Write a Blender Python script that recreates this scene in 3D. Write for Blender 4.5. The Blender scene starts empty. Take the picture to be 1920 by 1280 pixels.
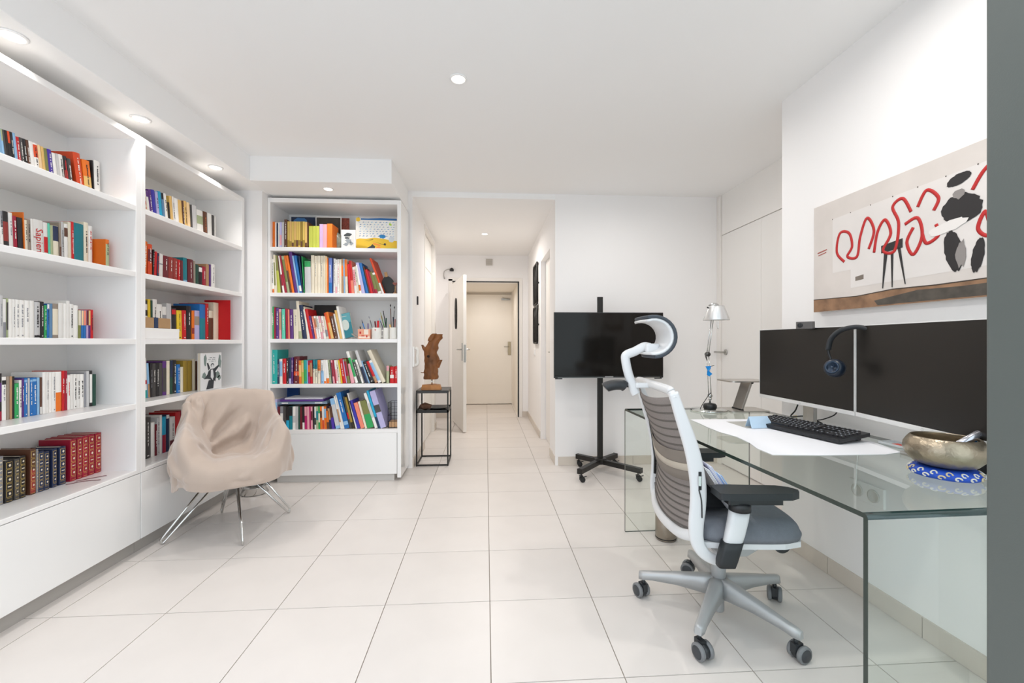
import bpy, bmesh, math, random
from mathutils import Vector, Matrix, noise

rnd = random.Random(7)
PI = math.pi
SC = bpy.context.scene
COL = SC.collection

# ------------------------------------------------------------------ camera
F_PX, YAW, V0, CAM_H = 795.0, 0.0615, 641.5, 1.13
cam_data = bpy.data.cameras.new('camera')
cam_data.sensor_width = 36.0
cam_data.sensor_fit = 'HORIZONTAL'
cam_data.lens = F_PX / 1920 * 36.0
cam_data.shift_y = 1.5 / 1920
cam_data.clip_start = 0.05
cam = bpy.data.objects.new('camera', cam_data)
COL.objects.link(cam)
cam.location = (0, 0, CAM_H)
cam.rotation_euler = (PI / 2, 0, -YAW)
SC.camera = cam

# ------------------------------------------------------------------ world, exposure
SC.view_settings.view_transform = 'Standard'
SC.view_settings.look = 'None'
SC.view_settings.exposure = -0.22
SC.view_settings.gamma = 1.0
SC.view_settings.use_curve_mapping = False
SC.cycles.max_bounces = 14
SC.cycles.diffuse_bounces = 8
SC.cycles.glossy_bounces = 6
SC.cycles.transmission_bounces = 10
SC.cycles.transparent_max_bounces = 12
SC.cycles.caustics_reflective = False
SC.cycles.caustics_refractive = False
SC.cycles.sample_clamp_indirect = 6.0
world = bpy.data.worlds.new('daylight')
SC.world = world
world.use_nodes = True
bg = world.node_tree.nodes['Background']
bg.inputs['Color'].default_value = (0.84, 0.92, 1.0, 1)
bg.inputs['Strength'].default_value = 2.4

CEIL = 2.49
SOFFIT = 2.31
HALL_CEIL = 2.44
def lamp(name, loc, power, size=0.07, color=(1.0, 0.955, 0.91), spread=150):
    d = bpy.data.lights.new(name, 'AREA')
    d.shape = 'DISK'; d.size = size; d.energy = power; d.color = color
    d.spread = math.radians(spread)
    o = bpy.data.objects.new(name, d); COL.objects.link(o)
    o.location = loc
    return o
MAIN_SPOTS_AND_FILL = [(-0.142, 2.20), (1.1, 2.9), (-0.142, 0.95), (1.1, 1.3)]  # first is the recessed ceiling light; the rest are added fill without fixtures
SOFFIT_SPOTS = [(-1.818, 1.746), (-1.818, 2.354), (-1.818, 2.976), (-1.21, 3.34)]
HALL_SPOTS = [(-0.014, 5.13)]
LAMP_W = 0.30
for (x, y) in MAIN_SPOTS_AND_FILL: lamp('ceiling_lamp_and_fill_light', (x, y, CEIL - 0.012), 26 * LAMP_W, spread=170)
for (x, y) in SOFFIT_SPOTS: lamp('soffit_lamp_light', (x, y, SOFFIT - 0.012), 7 * LAMP_W, 0.05, spread=120)
for (x, y) in HALL_SPOTS: lamp('hall_lamp_light', (x, y, HALL_CEIL - 0.012), 52 * LAMP_W, spread=170)
lamp('entrance_fill_light', (-1.5, 5.95, HALL_CEIL - 0.012), 26 * LAMP_W, spread=170)  # added fill for the side branch near the entrance, has no fixture
lamp('vestibule_fill_light', (0.0, 7.1, 2.02), 15 * LAMP_W, spread=170)  # added fill to brighten the vestibule and its end door, no fixture

# ------------------------------------------------------------------ pixel -> point helpers (tables below were read off the photograph)
_C, _S = math.cos(YAW), math.sin(YAW)
def _ray(u, v):
    a = (u - 960) / F_PX; b = -(v - V0) / F_PX
    return (a * _C + _S, -a * _S + _C, b)
def on_x(u, v, X):
    r = _ray(u, v); t = X / r[0]; return Vector((X, t * r[1], CAM_H + t * r[2]))
def on_y(u, v, Y):
    r = _ray(u, v); t = Y / r[1]; return Vector((t * r[0], Y, CAM_H + t * r[2]))
def on_z(u, v, Z):
    r = _ray(u, v); t = (Z - CAM_H) / r[2]; return Vector((t * r[0], t * r[1], Z))

# ------------------------------------------------------------------ materials
def srgb(h):
    if isinstance(h, str):
        h = h.lstrip('#'); c = [int(h[i:i + 2], 16) / 255 for i in (0, 2, 4)]
    else:
        c = [x / 255 for x in h]
    return tuple((x / 12.92 if x <= 0.04045 else ((x + 0.055) / 1.055) ** 2.4) for x in c) + (1.0,)
MATS = {}
def mat(name, col='ffffff', rough=0.5, metal=0.0, vary=0.0, bump=0.0, bscale=60.0, mottle=0.0, mscale=4.0, spec=None,
        coat=0.0, sheen=0.0, emit=None, estr=0.0, stretch=None):
    if name in MATS: return MATS[name]
    m = bpy.data.materials.new(name); m.use_nodes = True
    nt = m.node_tree; b = nt.nodes['Principled BSDF']
    c = srgb(col)
    b.inputs['Base Color'].default_value = c
    b.inputs['Roughness'].default_value = rough
    b.inputs['Metallic'].default_value = metal
    if spec is not None: b.inputs['Specular IOR Level'].default_value = spec
    if coat: b.inputs['Coat Weight'].default_value = coat
    if sheen:
        b.inputs['Sheen Weight'].default_value = sheen
    if emit is not None:
        b.inputs['Emission Color'].default_value = srgb(emit); b.inputs['Emission Strength'].default_value = estr
    out = None
    tc = None
    def coords():
        nonlocal tc
        if tc is None:
            t = nt.nodes.new('ShaderNodeTexCoord')
            if stretch:
                mp = nt.nodes.new('ShaderNodeMapping'); mp.inputs['Scale'].default_value = stretch
                nt.links.new(t.outputs['Object'], mp.inputs['Vector']); tc = mp.outputs['Vector']
            else: tc = t.outputs['Object']
        return tc
    if vary or mottle:
        hs = nt.nodes.new('ShaderNodeHueSaturation'); hs.inputs['Color'].default_value = c
        src = None
        if vary:
            oi = nt.nodes.new('ShaderNodeObjectInfo')
            mr = nt.nodes.new('ShaderNodeMapRange'); mr.inputs[3].default_value = 1 - vary; mr.inputs[4].default_value = 1 + vary
            nt.links.new(oi.outputs['Random'], mr.inputs[0]); src = mr.outputs[0]
        if mottle:
            n = nt.nodes.new('ShaderNodeTexNoise'); n.inputs['Scale'].default_value = mscale; n.inputs['Detail'].default_value = 4
            nt.links.new(coords(), n.inputs['Vector'])
            mr2 = nt.nodes.new('ShaderNodeMapRange'); mr2.inputs[1].default_value = 0.3; mr2.inputs[2].default_value = 0.7
            mr2.inputs[3].default_value = 1 - mottle; mr2.inputs[4].default_value = 1 + mottle
            nt.links.new(n.outputs['Fac'], mr2.inputs[0])
            if src is None: src = mr2.outputs[0]
            else:
                mu = nt.nodes.new('ShaderNodeMath'); mu.operation = 'MULTIPLY'
                nt.links.new(src, mu.inputs[0]); nt.links.new(mr2.outputs[0], mu.inputs[1]); src = mu.outputs[0]
        nt.links.new(src, hs.inputs['Value'])
        nt.links.new(hs.outputs['Color'], b.inputs['Base Color'])
    if bump:
        n = nt.nodes.new('ShaderNodeTexNoise'); n.inputs['Scale'].default_value = bscale; n.inputs['Detail'].default_value = 3
        nt.links.new(coords(), n.inputs['Vector'])
        bp = nt.nodes.new('ShaderNodeBump'); bp.inputs['Strength'].default_value = bump; bp.inputs['Distance'].default_value = 0.01
        nt.links.new(n.outputs['Fac'], bp.inputs['Height']); nt.links.new(bp.outputs['Normal'], b.inputs['Normal'])
    MATS[name] = m
    return m
def glass_mat(name, tint, rough=0.0, ior=1.45, absorb=None):
    m = bpy.data.materials.new(name); m.use_nodes = True
    nt = m.node_tree; b = nt.nodes['Principled BSDF']
    b.inputs['Base Color'].default_value = srgb(tint); b.inputs['Roughness'].default_value = rough
    b.inputs['Transmission Weight'].default_value = 1.0; b.inputs['IOR'].default_value = ior
    if absorb:
        va = nt.nodes.new('ShaderNodeVolumeAbsorption'); va.inputs['Color'].default_value = srgb(absorb[0]); va.inputs['Density'].default_value = absorb[1]
        nt.links.new(va.outputs[0], nt.nodes['Material Output'].inputs['Volume'])
    MATS[name] = m
    return m

def clear_glass(name, tint, refl=0.9):
    # thin architectural glass: Fresnel mix of clear transmission and mirror reflection
    m = bpy.data.materials.new(name); m.use_nodes = True
    nt = m.node_tree; nt.nodes.remove(nt.nodes['Principled BSDF'])
    tr = nt.nodes.new('ShaderNodeBsdfTransparent'); tr.inputs['Color'].default_value = srgb(tint)
    gl = nt.nodes.new('ShaderNodeBsdfGlossy'); gl.inputs['Roughness'].default_value = 0.0; gl.inputs['Color'].default_value = (refl, refl, refl, 1)
    fr = nt.nodes.new('ShaderNodeFresnel'); fr.inputs['IOR'].default_value = 1.5
    geo = nt.nodes.new('ShaderNodeNewGeometry')
    mx = nt.nodes.new('ShaderNodeMixShader')
    inv = nt.nodes.new('ShaderNodeMath'); inv.operation = 'MULTIPLY_ADD'   # back faces: no second reflection
    inv.inputs[1].default_value = -1.0; inv.inputs[2].default_value = 1.0
    nt.links.new(geo.outputs['Backfacing'], inv.inputs[0])
    mu = nt.nodes.new('ShaderNodeMath'); mu.operation = 'MULTIPLY'
    nt.links.new(inv.outputs[0], mu.inputs[0]); nt.links.new(fr.outputs[0], mu.inputs[1])
    nt.links.new(mu.outputs[0], mx.inputs[0]); nt.links.new(tr.outputs[0], mx.inputs[1]); nt.links.new(gl.outputs[0], mx.inputs[2])
    nt.links.new(mx.outputs[0], nt.nodes['Material Output'].inputs['Surface'])
    MATS[name] = m
    return m

PLASTER = mat('plaster', 'f2f0ef', 0.75, bump=0.03, bscale=90)
CEILPAINT = mat('ceiling_paint', 'f4f3f2', 0.85)
LACQ = mat('white_lacquer', 'f1f0ef', 0.28, mottle=0.01)
LACQ_GLOSS = mat('gloss_white_lacquer', 'f0f0ef', 0.12, coat=0.4)
DOORPAINT = mat('door_paint', 'ece8e3', 0.45)
DARKMETAL = mat('black_metal', '23211f', 0.42, 0.3)
BLACKPL = mat('black_plastic', '1d1e20', 0.38)
SOFTBLACK = mat('soft_black_plastic', '24272a', 0.5)
CHROME = mat('chrome', 'd8d8d6', 0.12, 1.0)
STEEL = mat('brushed_steel', 'b5b3ae', 0.3, 1.0, mottle=0.05, mscale=30)
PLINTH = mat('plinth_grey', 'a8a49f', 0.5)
PAPERW = mat('white_paper', 'f4f4f6', 0.7)

# ------------------------------------------------------------------ mesh builder
class MB:
    def __init__(self): self.v = []; self.f = []; self.mi = []; self.sm = []
    def add(self, vs, fs, m=0, smooth=False, M=None):
        o = len(self.v)
        self.v += [tuple(M @ Vector(p)) if M is not None else tuple(p) for p in vs]
        for f in fs:
            self.f.append([i + o for i in f]); self.mi.append(m); self.sm.append(smooth)
        return self
    def box(self, x0, x1, y0, y1, z0, z1, m=0, M=None):
        vs = [(x0, y0, z0), (x1, y0, z0), (x1, y1, z0), (x0, y1, z0), (x0, y0, z1), (x1, y0, z1), (x1, y1, z1), (x0, y1, z1)]
        return self.add(vs, [(0, 3, 2, 1), (4, 5, 6, 7), (0, 1, 5, 4), (1, 2, 6, 5), (2, 3, 7, 6), (3, 0, 4, 7)], m, False, M)
    def rbox(self, x0, x1, y0, y1, z0, z1, r=0.01, n=4, m=0, M=None):
        # box with rounded vertical edges
        pts = []
        for cx, cy, a0 in ((x1 - r, y1 - r, 0), (x0 + r, y1 - r, 90), (x0 + r, y0 + r, 180), (x1 - r, y0 + r, 270)):
            for k in range(n + 1):
                a = math.radians(a0 + 90 * k / n); pts.append((cx + r * math.cos(a), cy + r * math.sin(a)))
        return self.prism(pts, z0, z1, m, M)
    def prism(self, pts, z0, z1, m=0, M=None, smooth=False):
        n = len(pts)
        vs = [(p[0], p[1], z0) for p in pts] + [(p[0], p[1], z1) for p in pts]
        fs = [tuple(reversed(range(n))), tuple(range(n, 2 * n))]
        self.add(vs, fs, m, False, M)
        self.add(vs, [(i, (i + 1) % n, n + (i + 1) % n, n + i) for i in range(n)], m, smooth, M)
        return self
    def tube(self, pts, r, seg=8, m=0, caps=True, M=None, flat=1.0, up=None):
        pts = [Vector(p) for p in pts]; n = len(pts)
        rs = r if isinstance(r, (list, tuple)) else [r] * n
        vs = []; prev = None
        for i, p in enumerate(pts):
            t = (pts[min(i + 1, n - 1)] - pts[max(i - 1, 0)]).normalized()
            if prev is None:
                a = Vector(up) if up else (Vector((0, 0, 1)) if abs(t.z) < 0.9 else Vector((1, 0, 0)))
                nrm = (a - t * a.dot(t)).normalized()
            else:
                nrm = (prev - t * prev.dot(t)).normalized()
            prev = nrm; bn = t.cross(nrm)
            for k in range(seg):
                a = 2 * PI * k / seg
                vs.append(p + nrm * math.cos(a) * rs[i] + bn * math.sin(a) * rs[i] * flat)
        fs = []
        for i in range(n - 1):
            for k in range(seg):
                fs.append((i * seg + k, i * seg + (k + 1) % seg, (i + 1) * seg + (k + 1) % seg, (i + 1) * seg + k))
        if caps:
            fs.append(tuple(reversed(range(seg)))); fs.append(tuple(range((n - 1) * seg, n * seg)))
        return self.add(vs, fs, m, True, M)
    def lathe(self, prof, c=(0, 0, 0), seg=24, m=0, M=None, closed=False):
        vs = []; n = len(prof)
        for (r, z) in prof:
            for k in range(seg):
                a = 2 * PI * k / seg; vs.append((c[0] + r * math.cos(a), c[1] + r * math.sin(a), c[2] + z))
        fs = []
        for i in range(n - 1):
            for k in range(seg):
                fs.append((i * seg + k, i * seg + (k + 1) % seg, (i + 1) * seg + (k + 1) % seg, (i + 1) * seg + k))
        if closed:
            for k in range(seg): fs.append(((n - 1) * seg + k, (n - 1) * seg + (k + 1) % seg, (k + 1) % seg, k))
        else:
            if prof[0][0] > 1e-6: fs.append(tuple(reversed(range(seg))))
            if prof[-1][0] > 1e-6: fs.append(tuple(range((n - 1) * seg, n * seg)))
        return self.add(vs, fs, m, True, M)
    def grid(self, P, m=0, smooth=True, M=None):
        R = len(P); Cn = len(P[0]); vs = [p for row in P for p in row]
        fs = [(i * Cn + j, i * Cn + j + 1, (i + 1) * Cn + j + 1, (i + 1) * Cn + j) for i in range(R - 1) for j in range(Cn - 1)]
        return self.add(vs, fs, m, smooth, M)
    def mesh(self, name, mats):
        me = bpy.data.meshes.new(name)
        me.from_pydata([tuple(p) for p in self.v], [], self.f)
        for mm in (mats if isinstance(mats, (list, tuple)) else [mats]): me.materials.append(mm)
        for i, p in enumerate(me.polygons):
            p.material_index = self.mi[i]; p.use_smooth = self.sm[i]
        me.validate(); me.update()
        return me
    def build(self, name, mats, parent=None, bevel=0.0, bseg=2, loc=None, rot=None, fixn=False):
        me = self.mesh(name, mats)
        if fixn:
            b = bmesh.new(); b.from_mesh(me); bmesh.ops.remove_doubles(b, verts=b.verts, dist=1e-6)
            bmesh.ops.recalc_face_normals(b, faces=b.faces); b.to_mesh(me); b.free()
        o = bpy.data.objects.new(name, me); COL.objects.link(o)
        if parent is not None: o.parent = parent
        if loc is not None: o.location = loc
        if rot is not None: o.rotation_euler = rot
        if bevel:
            md = o.modifiers.new('bevel', 'BEVEL'); md.width = bevel; md.segments = bseg; md.limit_method = 'ANGLE'
            md.angle_limit = math.radians(40)
        return o
def tag(o, label=None, cat=None, group=None, kind=None):
    if label: o['label'] = label
    if cat: o['category'] = cat
    if group: o['group'] = group
    if kind: o['kind'] = kind
    return o
def thing(name, label, cat, loc=(0, 0, 0), rz=0.0, group=None):
    o = bpy.data.objects.new(name, None); COL.objects.link(o)
    o.empty_display_size = 0.05
    o.location = loc; o.rotation_euler = (0, 0, rz)
    return tag(o, label, cat, group)
def struct(o): o['kind'] = 'structure'; return o
def catmull(pts, n=6):
    P = [Vector(p) for p in pts]; out = []
    for i in range(len(P) - 1):
        p0 = P[max(i - 1, 0)]; p1 = P[i]; p2 = P[i + 1]; p3 = P[min(i + 2, len(P) - 1)]
        for k in range(n):
            t = k / n
            out.append(0.5 * ((2 * p1) + (p2 - p0) * t + (2 * p0 - 5 * p1 + 4 * p2 - p3) * t * t + (3 * p1 - p0 - 3 * p2 + p3) * t ** 3))
    out.append(P[-1]); return out
def text_mesh(body, size, matl, name='lettering', extrude=0.0004, parent=None, M=None, align='CENTER'):
    cu = bpy.data.curves.new(name, 'FONT'); cu.body = body; cu.size = size; cu.extrude = extrude
    cu.align_x = align; cu.align_y = 'CENTER'; cu.resolution_u = 2
    tmp = bpy.data.objects.new('tmp', cu); COL.objects.link(tmp)
    bpy.context.view_layer.update()
    me = bpy.data.meshes.new_from_object(tmp)
    bpy.data.objects.remove(tmp); bpy.data.curves.remove(cu)
    if M is not None: me.transform(M)
    me.materials.clear(); me.materials.append(matl)
    o = bpy.data.objects.new(name, me); COL.objects.link(o)
    if parent is not None: o.parent = parent
    return o
# ================================================================== ROOM
# floor: grout bed with one tile object per tile
TILE = 0.45; TX0, TY0 = 0.0173, 1.854; GAP = 0.0036
floor = struct(MB().box(-2.3, 2.45, 0.45, 8.3, -0.06, -0.004).build('floor', mat('grout', '948a80', 0.8)))
t_me = MB().box(-TILE / 2 + GAP / 2, TILE / 2 - GAP / 2, -TILE / 2 + GAP / 2, TILE / 2 - GAP / 2, -0.004, 0.0).mesh(
    'tile', mat('porcelain_tile', 'ddd7d2', 0.34, vary=0.015, mottle=0.022, mscale=5, bump=0.015, bscale=30, spec=0.45))
for i in range(-6, 6):
    for j in range(-4, 14):
        x0 = TX0 + i * TILE; y0 = TY0 + j * TILE
        if x0 + TILE > 2.46 + 0.3 or x0 < -2.75: continue
        if y0 > 5.2 and (x0 < -1.7 or x0 > 0.6): continue
        o = bpy.data.objects.new('tile', t_me); COL.objects.link(o); o.parent = floor
        o.location = (x0 + TILE / 2, y0 + TILE / 2, 0)
terrace = struct(MB().box(-6, 6, -7, 0.44, -0.10, -0.02).build('terrace_floor', mat('terrace_concrete', 'd6d8d8', 0.8)))

def sbox(name, x0, x1, y0, y1, z0, z1, m=PLASTER, bevel=0.0):
    return struct(MB().box(x0, x1, y0, y1, z0, z1).build(name, m, bevel=bevel))
WR = 1.672      # face of the right wall
sbox('wall_left', -2.35, -2.25, 0.45, 3.95, 0, 2.6)
# back wall: behind the back bookcase, filler beside it, then far wall right of the hallway
sbox('wall_back', -2.25, -0.80, 3.86, 3.96, 0, 2.6)
sbox('wall_filler', -2.25, -1.742, 3.42, 3.86, 0, 2.31)
sbox('wall_far', 0.635, 2.30, 3.86, 4.00, 0, 2.6)
sbox('wall_right', WR, 1.80, 0.45, 2.30, 0, 2.6)
sbox('wall_recess', 1.80, 2.35, 2.20, 2.30, 0, 2.6)
# recess wall with closet doors at x = 2.18
w = sbox('wall_closet', 2.20, 2.32, 2.30, 3.86, 0, 2.6)
# ceiling
sbox('ceiling', -2.35, 2.4, 0.45, 3.866, CEIL, CEIL + 0.1, CEILPAINT)
sbox('ceiling_soffit_left', -2.25, -1.72, 0.45, 3.86, SOFFIT, CEIL + 0.02, CEILPAINT, 0.003)
sbox('ceiling_soffit_back', -1.72, -0.70, 3.205, 3.86, SOFFIT, CEIL + 0.02, CEILPAINT, 0.003)
sbox('ceiling_hall', -2.4, 1.3, 3.866, 6.55, HALL_CEIL, CEIL + 0.1, CEILPAINT)
# hall walls
sbox('wall_hall_left', -0.80, -0.66, 3.86, 4.62, 0, 2.5)
sbox('wall_hall_left_lintel', -0.80, -0.66, 4.62, 5.45, 2.40, 2.5)
sbox('wall_hall_left_end', -0.80, -0.66, 5.45, 5.66, 0, 2.5)
sbox('wall_branch', -2.35, -0.80, 5.56, 5.66, 0, 2.5)
sbox('wall_entry', -2.4, -0.52, 6.42, 6.56, 0, 2.5)
sbox('wall_entry_header', -0.52, 0.49, 6.42, 6.56, 2.04, 2.5)
sbox('wall_entry_right', 0.49, 1.2, 6.42, 6.56, 0, 2.5)
sbox('wall_branch_end', -2.42, -2.32, 5.6, 6.6, 0, 2.5)
sbox('wall_hall_right', 0.64, 0.76, 4.00, 4.22, 0, 2.5)
sbox('wall_hall_right_header', 0.64, 0.76, 4.22, 4.92, 2.07, 2.5)
sbox('wall_hall_right_end', 0.64, 0.76, 4.92, 6.42, 0, 2.5)
# vestibule behind the entrance frame
VEST = mat('vestibule_paint', 'eee8df', 0.7)
sbox('wall_vestibule_left', -0.66, -0.52, 6.56, 7.9, 0, 2.1, VEST)
sbox('wall_vestibule_right', 0.49, 0.6, 6.56, 7.9, 0, 2.1, VEST)
sbox('wall_vestibule_end', -0.66, 0.6, 7.80, 7.9, 0, 2.1, VEST)
sbox('ceiling_vestibule', -0.66, 0.6, 6.56, 7.9, 2.04, 2.14, VEST)
# window frame post close to the camera, with head and sill (the room opens onto the terrace)
GREYFR = mat('grey_window_frame', '5c625f', 0.42, 0.1, bump=0.05, bscale=400)
wf = struct(MB().box(0.784, 0.93, 0.50, 0.62, 0.02, 2.46).build('window_1', GREYFR, bevel=0.004))
MB().box(0.93, 1.60, 0.55, 0.57, 0.06, 2.42).build('window_pane', clear_glass('window_glass', 'f8fbfa'), wf)
MB().box(0.93, 1.60, 0.53, 0.59, 0.012, 0.06).box(0.93, 1.60, 0.53, 0.59, 2.42, 2.46).build('pane_rail', GREYFR, wf)
MB().box(0.93, 0.938, 0.53, 0.59, 0.06, 2.42).build('gasket', mat('rubber', '303534', 0.7), wf)
MB().box(-2.25, WR, 0.50, 0.62, 2.46, 2.55).build('head_rail', GREYFR, wf, bevel=0.003)
MB().box(-2.25, 0.784, 0.47, 0.60, 0.0, 0.012).build('sill_track', GREYFR, wf, bevel=0.003)
MB().box(1.60, WR, 0.50, 0.62, 0, 2.55).build('jamb', PLASTER, wf)

# baseboards made of cut tiles
BT = mat('baseboard_tile', 'cfc6bb', 0.35, vary=0.04, mottle=0.03, mscale=6)
def baseboard(name, p0, p1, nrm, z=0.08, step=0.45, off=0.0):
    """tiles along p0->p1, standing 9 mm proud of the wall in direction nrm"""
    p0 = Vector(p0); p1 = Vector(p1); d = (p1 - p0); L = d.length; d.normalize(); n = Vector(nrm)
    root = None; s = -off
    while s < L - 0.01:
        a = max(s, 0) + 0.0015; b = min(s + step, L) - 0.0015; s += step
        if b - a < 0.01: continue
        q = [p0 + d * a, p0 + d * b, p0 + d * b + n * 0.009, p0 + d * a + n * 0.009]
        mb = MB().prism([(v.x, v.y) for v in q], 0.001, z)
        if root is None: root = struct(mb.build(name, BT, fixn=True))
        else: mb.build('tile', BT, root, fixn=True)
    return root
baseboard('baseboard_right', (WR, 2.30), (WR, 0.65), (-1, 0), off=0.12)
baseboard('baseboard_far', (0.66, 3.86), (2.20, 3.86), (0, -1), off=0.2)
baseboard('baseboard_far_side', (0.64, 3.87), (0.64, 4.20), (-1, 0))
baseboard('baseboard_hall_left', (-0.66, 3.87), (-0.66, 4.60), (1, 0))
baseboard('baseboard_hall_left_end', (-0.66, 5.47), (-0.66, 5.66), (1, 0))
baseboard('baseboard_hall_right', (0.64, 4.97), (0.64, 6.42), (-1, 0))
baseboard('baseboard_entry', (-2.3, 6.42), (-0.56, 6.42), (0, -1))
baseboard('baseboard_entry_right', (0.53, 6.42), (0.64, 6.42), (0, -1))

# closet doors in the recess (x = 2.18..2.20)
def handle_lever(parent, M, matl=STEEL, L=0.11):
    """door lever: rose in the local xy plane at origin, z out of the door, lever along -x"""
    MB().lathe([(0.025, 0), (0.025, 0.006), (0.02, 0.009), (0, 0.009)], seg=18, M=M).build('rose', matl, parent)
    MB().tube([M @ Vector(p) for p in catmull([(0, 0, 0.005), (0, 0, 0.035), (-0.012, 0, 0.048), (-L, 0, 0.048)], 4)], 0.008, 8).build('lever', matl, parent)
MX = Matrix.Rotation(-PI / 2, 4, 'Y')  # local z -> world -x
def door_panel(name, y0, y1, x, z0, z1, m=DOORPAINT, t=0.018):
    return struct(MB().box(x - t, x, y0, y1, z0, z1).build(name, m, bevel=0.002))
d = door_panel('door_2', 3.241, 3.80, 2.20, 0.012, 2.115, mat('closet_door_paint', 'efece8', 0.4))
hd = MB().lathe([(0.026, 0), (0.026, 0.007), (0.018, 0.010), (0, 0.010)], seg=18, M=Matrix.Translation((2.182, 3.735, 1.04)) @ MX).build('handle', STEEL, d)
MB().tube(catmull([(2.175, 3.735, 1.04), (2.14, 3.735, 1.04), (2.13, 3.75, 1.04), (2.128, 3.83, 1.04)], 4), 0.0085, 8).build('lever', STEEL, hd)
door_panel('door_3', 2.68, 3.238, 2.20, 0.012, 2.115, MATS['closet_door_paint'])
door_panel('door_4', 2.31, 2.672, 2.20, 0.012, 2.115, MATS['closet_door_paint'])
door_panel('door_5', 2.31, 3.80, 2.20, 2.122, 2.50, MATS['closet_door_paint'])
struct(MB().box(2.165, 2.20, 3.803, 3.859, 0, 2.505).build('trim_1', DOORPAINT, bevel=0.002))

# hall left: service door, flush panel above
t2 = struct(MB().box(-0.80, -0.655, 4.60, 4.64, 0, 2.40).box(-0.80, -0.655, 5.43, 5.47, 0, 2.40).box(-0.80, -0.655, 4.64, 5.43, 2.36, 2.40).build('trim_2', DOORPAINT, bevel=0.002))
d6 = struct(MB().box(-0.73, -0.69, 4.645, 5.425, 0.012, 1.985).build('door_6', mat('hall_door_paint', 'ece9e4', 0.4), bevel=0.003))
MB().box(-0.73, -0.69, 4.645, 5.425, 1.995, 2.355).build('transom_panel', MATS['hall_door_paint'], d6, bevel=0.003)
MB().tube([(-0.688, 5.35, 1.03), (-0.64, 5.35, 1.03), (-0.63, 5.30, 1.03), (-0.63, 5.24, 1.03)], 0.008, 8).build('lever', STEEL, d6)
MB().box(-0.69, -0.684, 4.66, 4.675, 0.25, 0.37).box(-0.69, -0.684, 4.66, 4.675, 1.66, 1.78).build('hinge', STEEL, d6)
# hall right: recessed door
d7 = struct(MB().box(0.70, 0.74, 4.225, 4.915, 0.01, 2.065).build('door_7', DOORPAINT, bevel=0.003))
MB().tube([(0.70, 4.30, 1.03), (0.66, 4.30, 1.03), (0.655, 4.36, 1.03), (0.655, 4.41, 1.03)], 0.008, 8).build('lever', STEEL, d7)
# entrance frame: black gasket line, white frame
t3 = struct(MB().box(-0.56, -0.50, 6.40, 6.43, 0, 2.08).box(-0.56, 0.55, 6.40, 6.43, 2.05, 2.10).box(0.50, 0.55, 6.40, 6.43, 0, 2.05).build('trim_3', DOORPAINT, bevel=0.002))
MB().box(0.482, 0.50, 6.395, 6.44, 0, 2.05).box(-0.50, 0.50, 6.395, 6.44, 2.035, 2.05).build('black_seal', BLACKPL, t3)
# open interior door leaf, hinged at (-0.5, 6.36) and swung towards the camera
d8 = bpy.data.objects.new('door_8', None); COL.objects.link(d8); struct(d8)
hx, hy, ex_, ey_ = -0.475, 6.20, -0.262, 5.30
ang = math.atan2(ey_ - hy, ex_ - hx); LW = math.hypot(ex_ - hx, ey_ - hy)
d8.location = (hx, hy, 0); d8.rotation_euler = (0, 0, ang)
MB().box(0, LW, -0.02, 0.02, 0.012, 1.97).build('door_leaf', mat('white_door_paint', 'e9e5df', 0.4), d8, bevel=0.002)
for sgn, nm in ((-1, 'handle_plate'), (1, 'handle_plate')):
    pl = MB().box(LW - 0.075, LW - 0.035, 0.02 * sgn, 0.02 * sgn + 0.008 * sgn, 0.90, 1.12).build(nm, STEEL, d8, fixn=True)
    MB().tube(catmull([(LW - 0.055, 0.02 * sgn, 1.04), (LW - 0.055, 0.06 * sgn, 1.04), (LW - 0.07, 0.07 * sgn, 1.04), (LW - 0.16, 0.07 * sgn, 1.04)], 4), 0.009, 8).build('lever', STEEL, pl)
MB().box(LW, LW + 0.002, -0.012, 0.012, 0.88, 1.10).build('lock_plate', STEEL, d8)
# end door of the vestibule
d9 = struct(MB().box(-0.42, 0.47, 7.74, 7.80, 0.01, 2.0).build('door_1', mat('entrance_door_paint', 'f0ebe3', 0.45), bevel=0.004))
MB().box(-0.48, -0.42, 7.73, 7.80, 0, 2.04).box(0.47, 0.50, 7.73, 7.80, 0, 2.04).build('frame', VEST, d9, bevel=0.003)
MB().box(0.40, 0.455, 7.73, 7.74, 0.90, 1.14).build('lock_case', mat('brass_lock', 'a89a80', 0.3, 0.8), d9, bevel=0.003)
MB().tube([(0.42, 7.735, 1.05), (0.42, 7.69, 1.05), (0.33, 7.685, 1.05)], 0.009, 8).build('lever', STEEL, d9)
MB().box(0.28, 0.44, 7.72, 7.74, 1.90, 1.93).tube([(0.44, 7.71, 1.915), (0.30, 7.66, 1.935)], 0.006, 6).build('door_closer', STEEL, d9)
MB().box(-0.3, -0.05, 7.736, 7.742, 0.35, 1.75).box(0.05, 0.30, 7.736, 7.742, 0.35, 0.36).build('moulding', MATS['entrance_door_paint'], d9)

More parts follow.
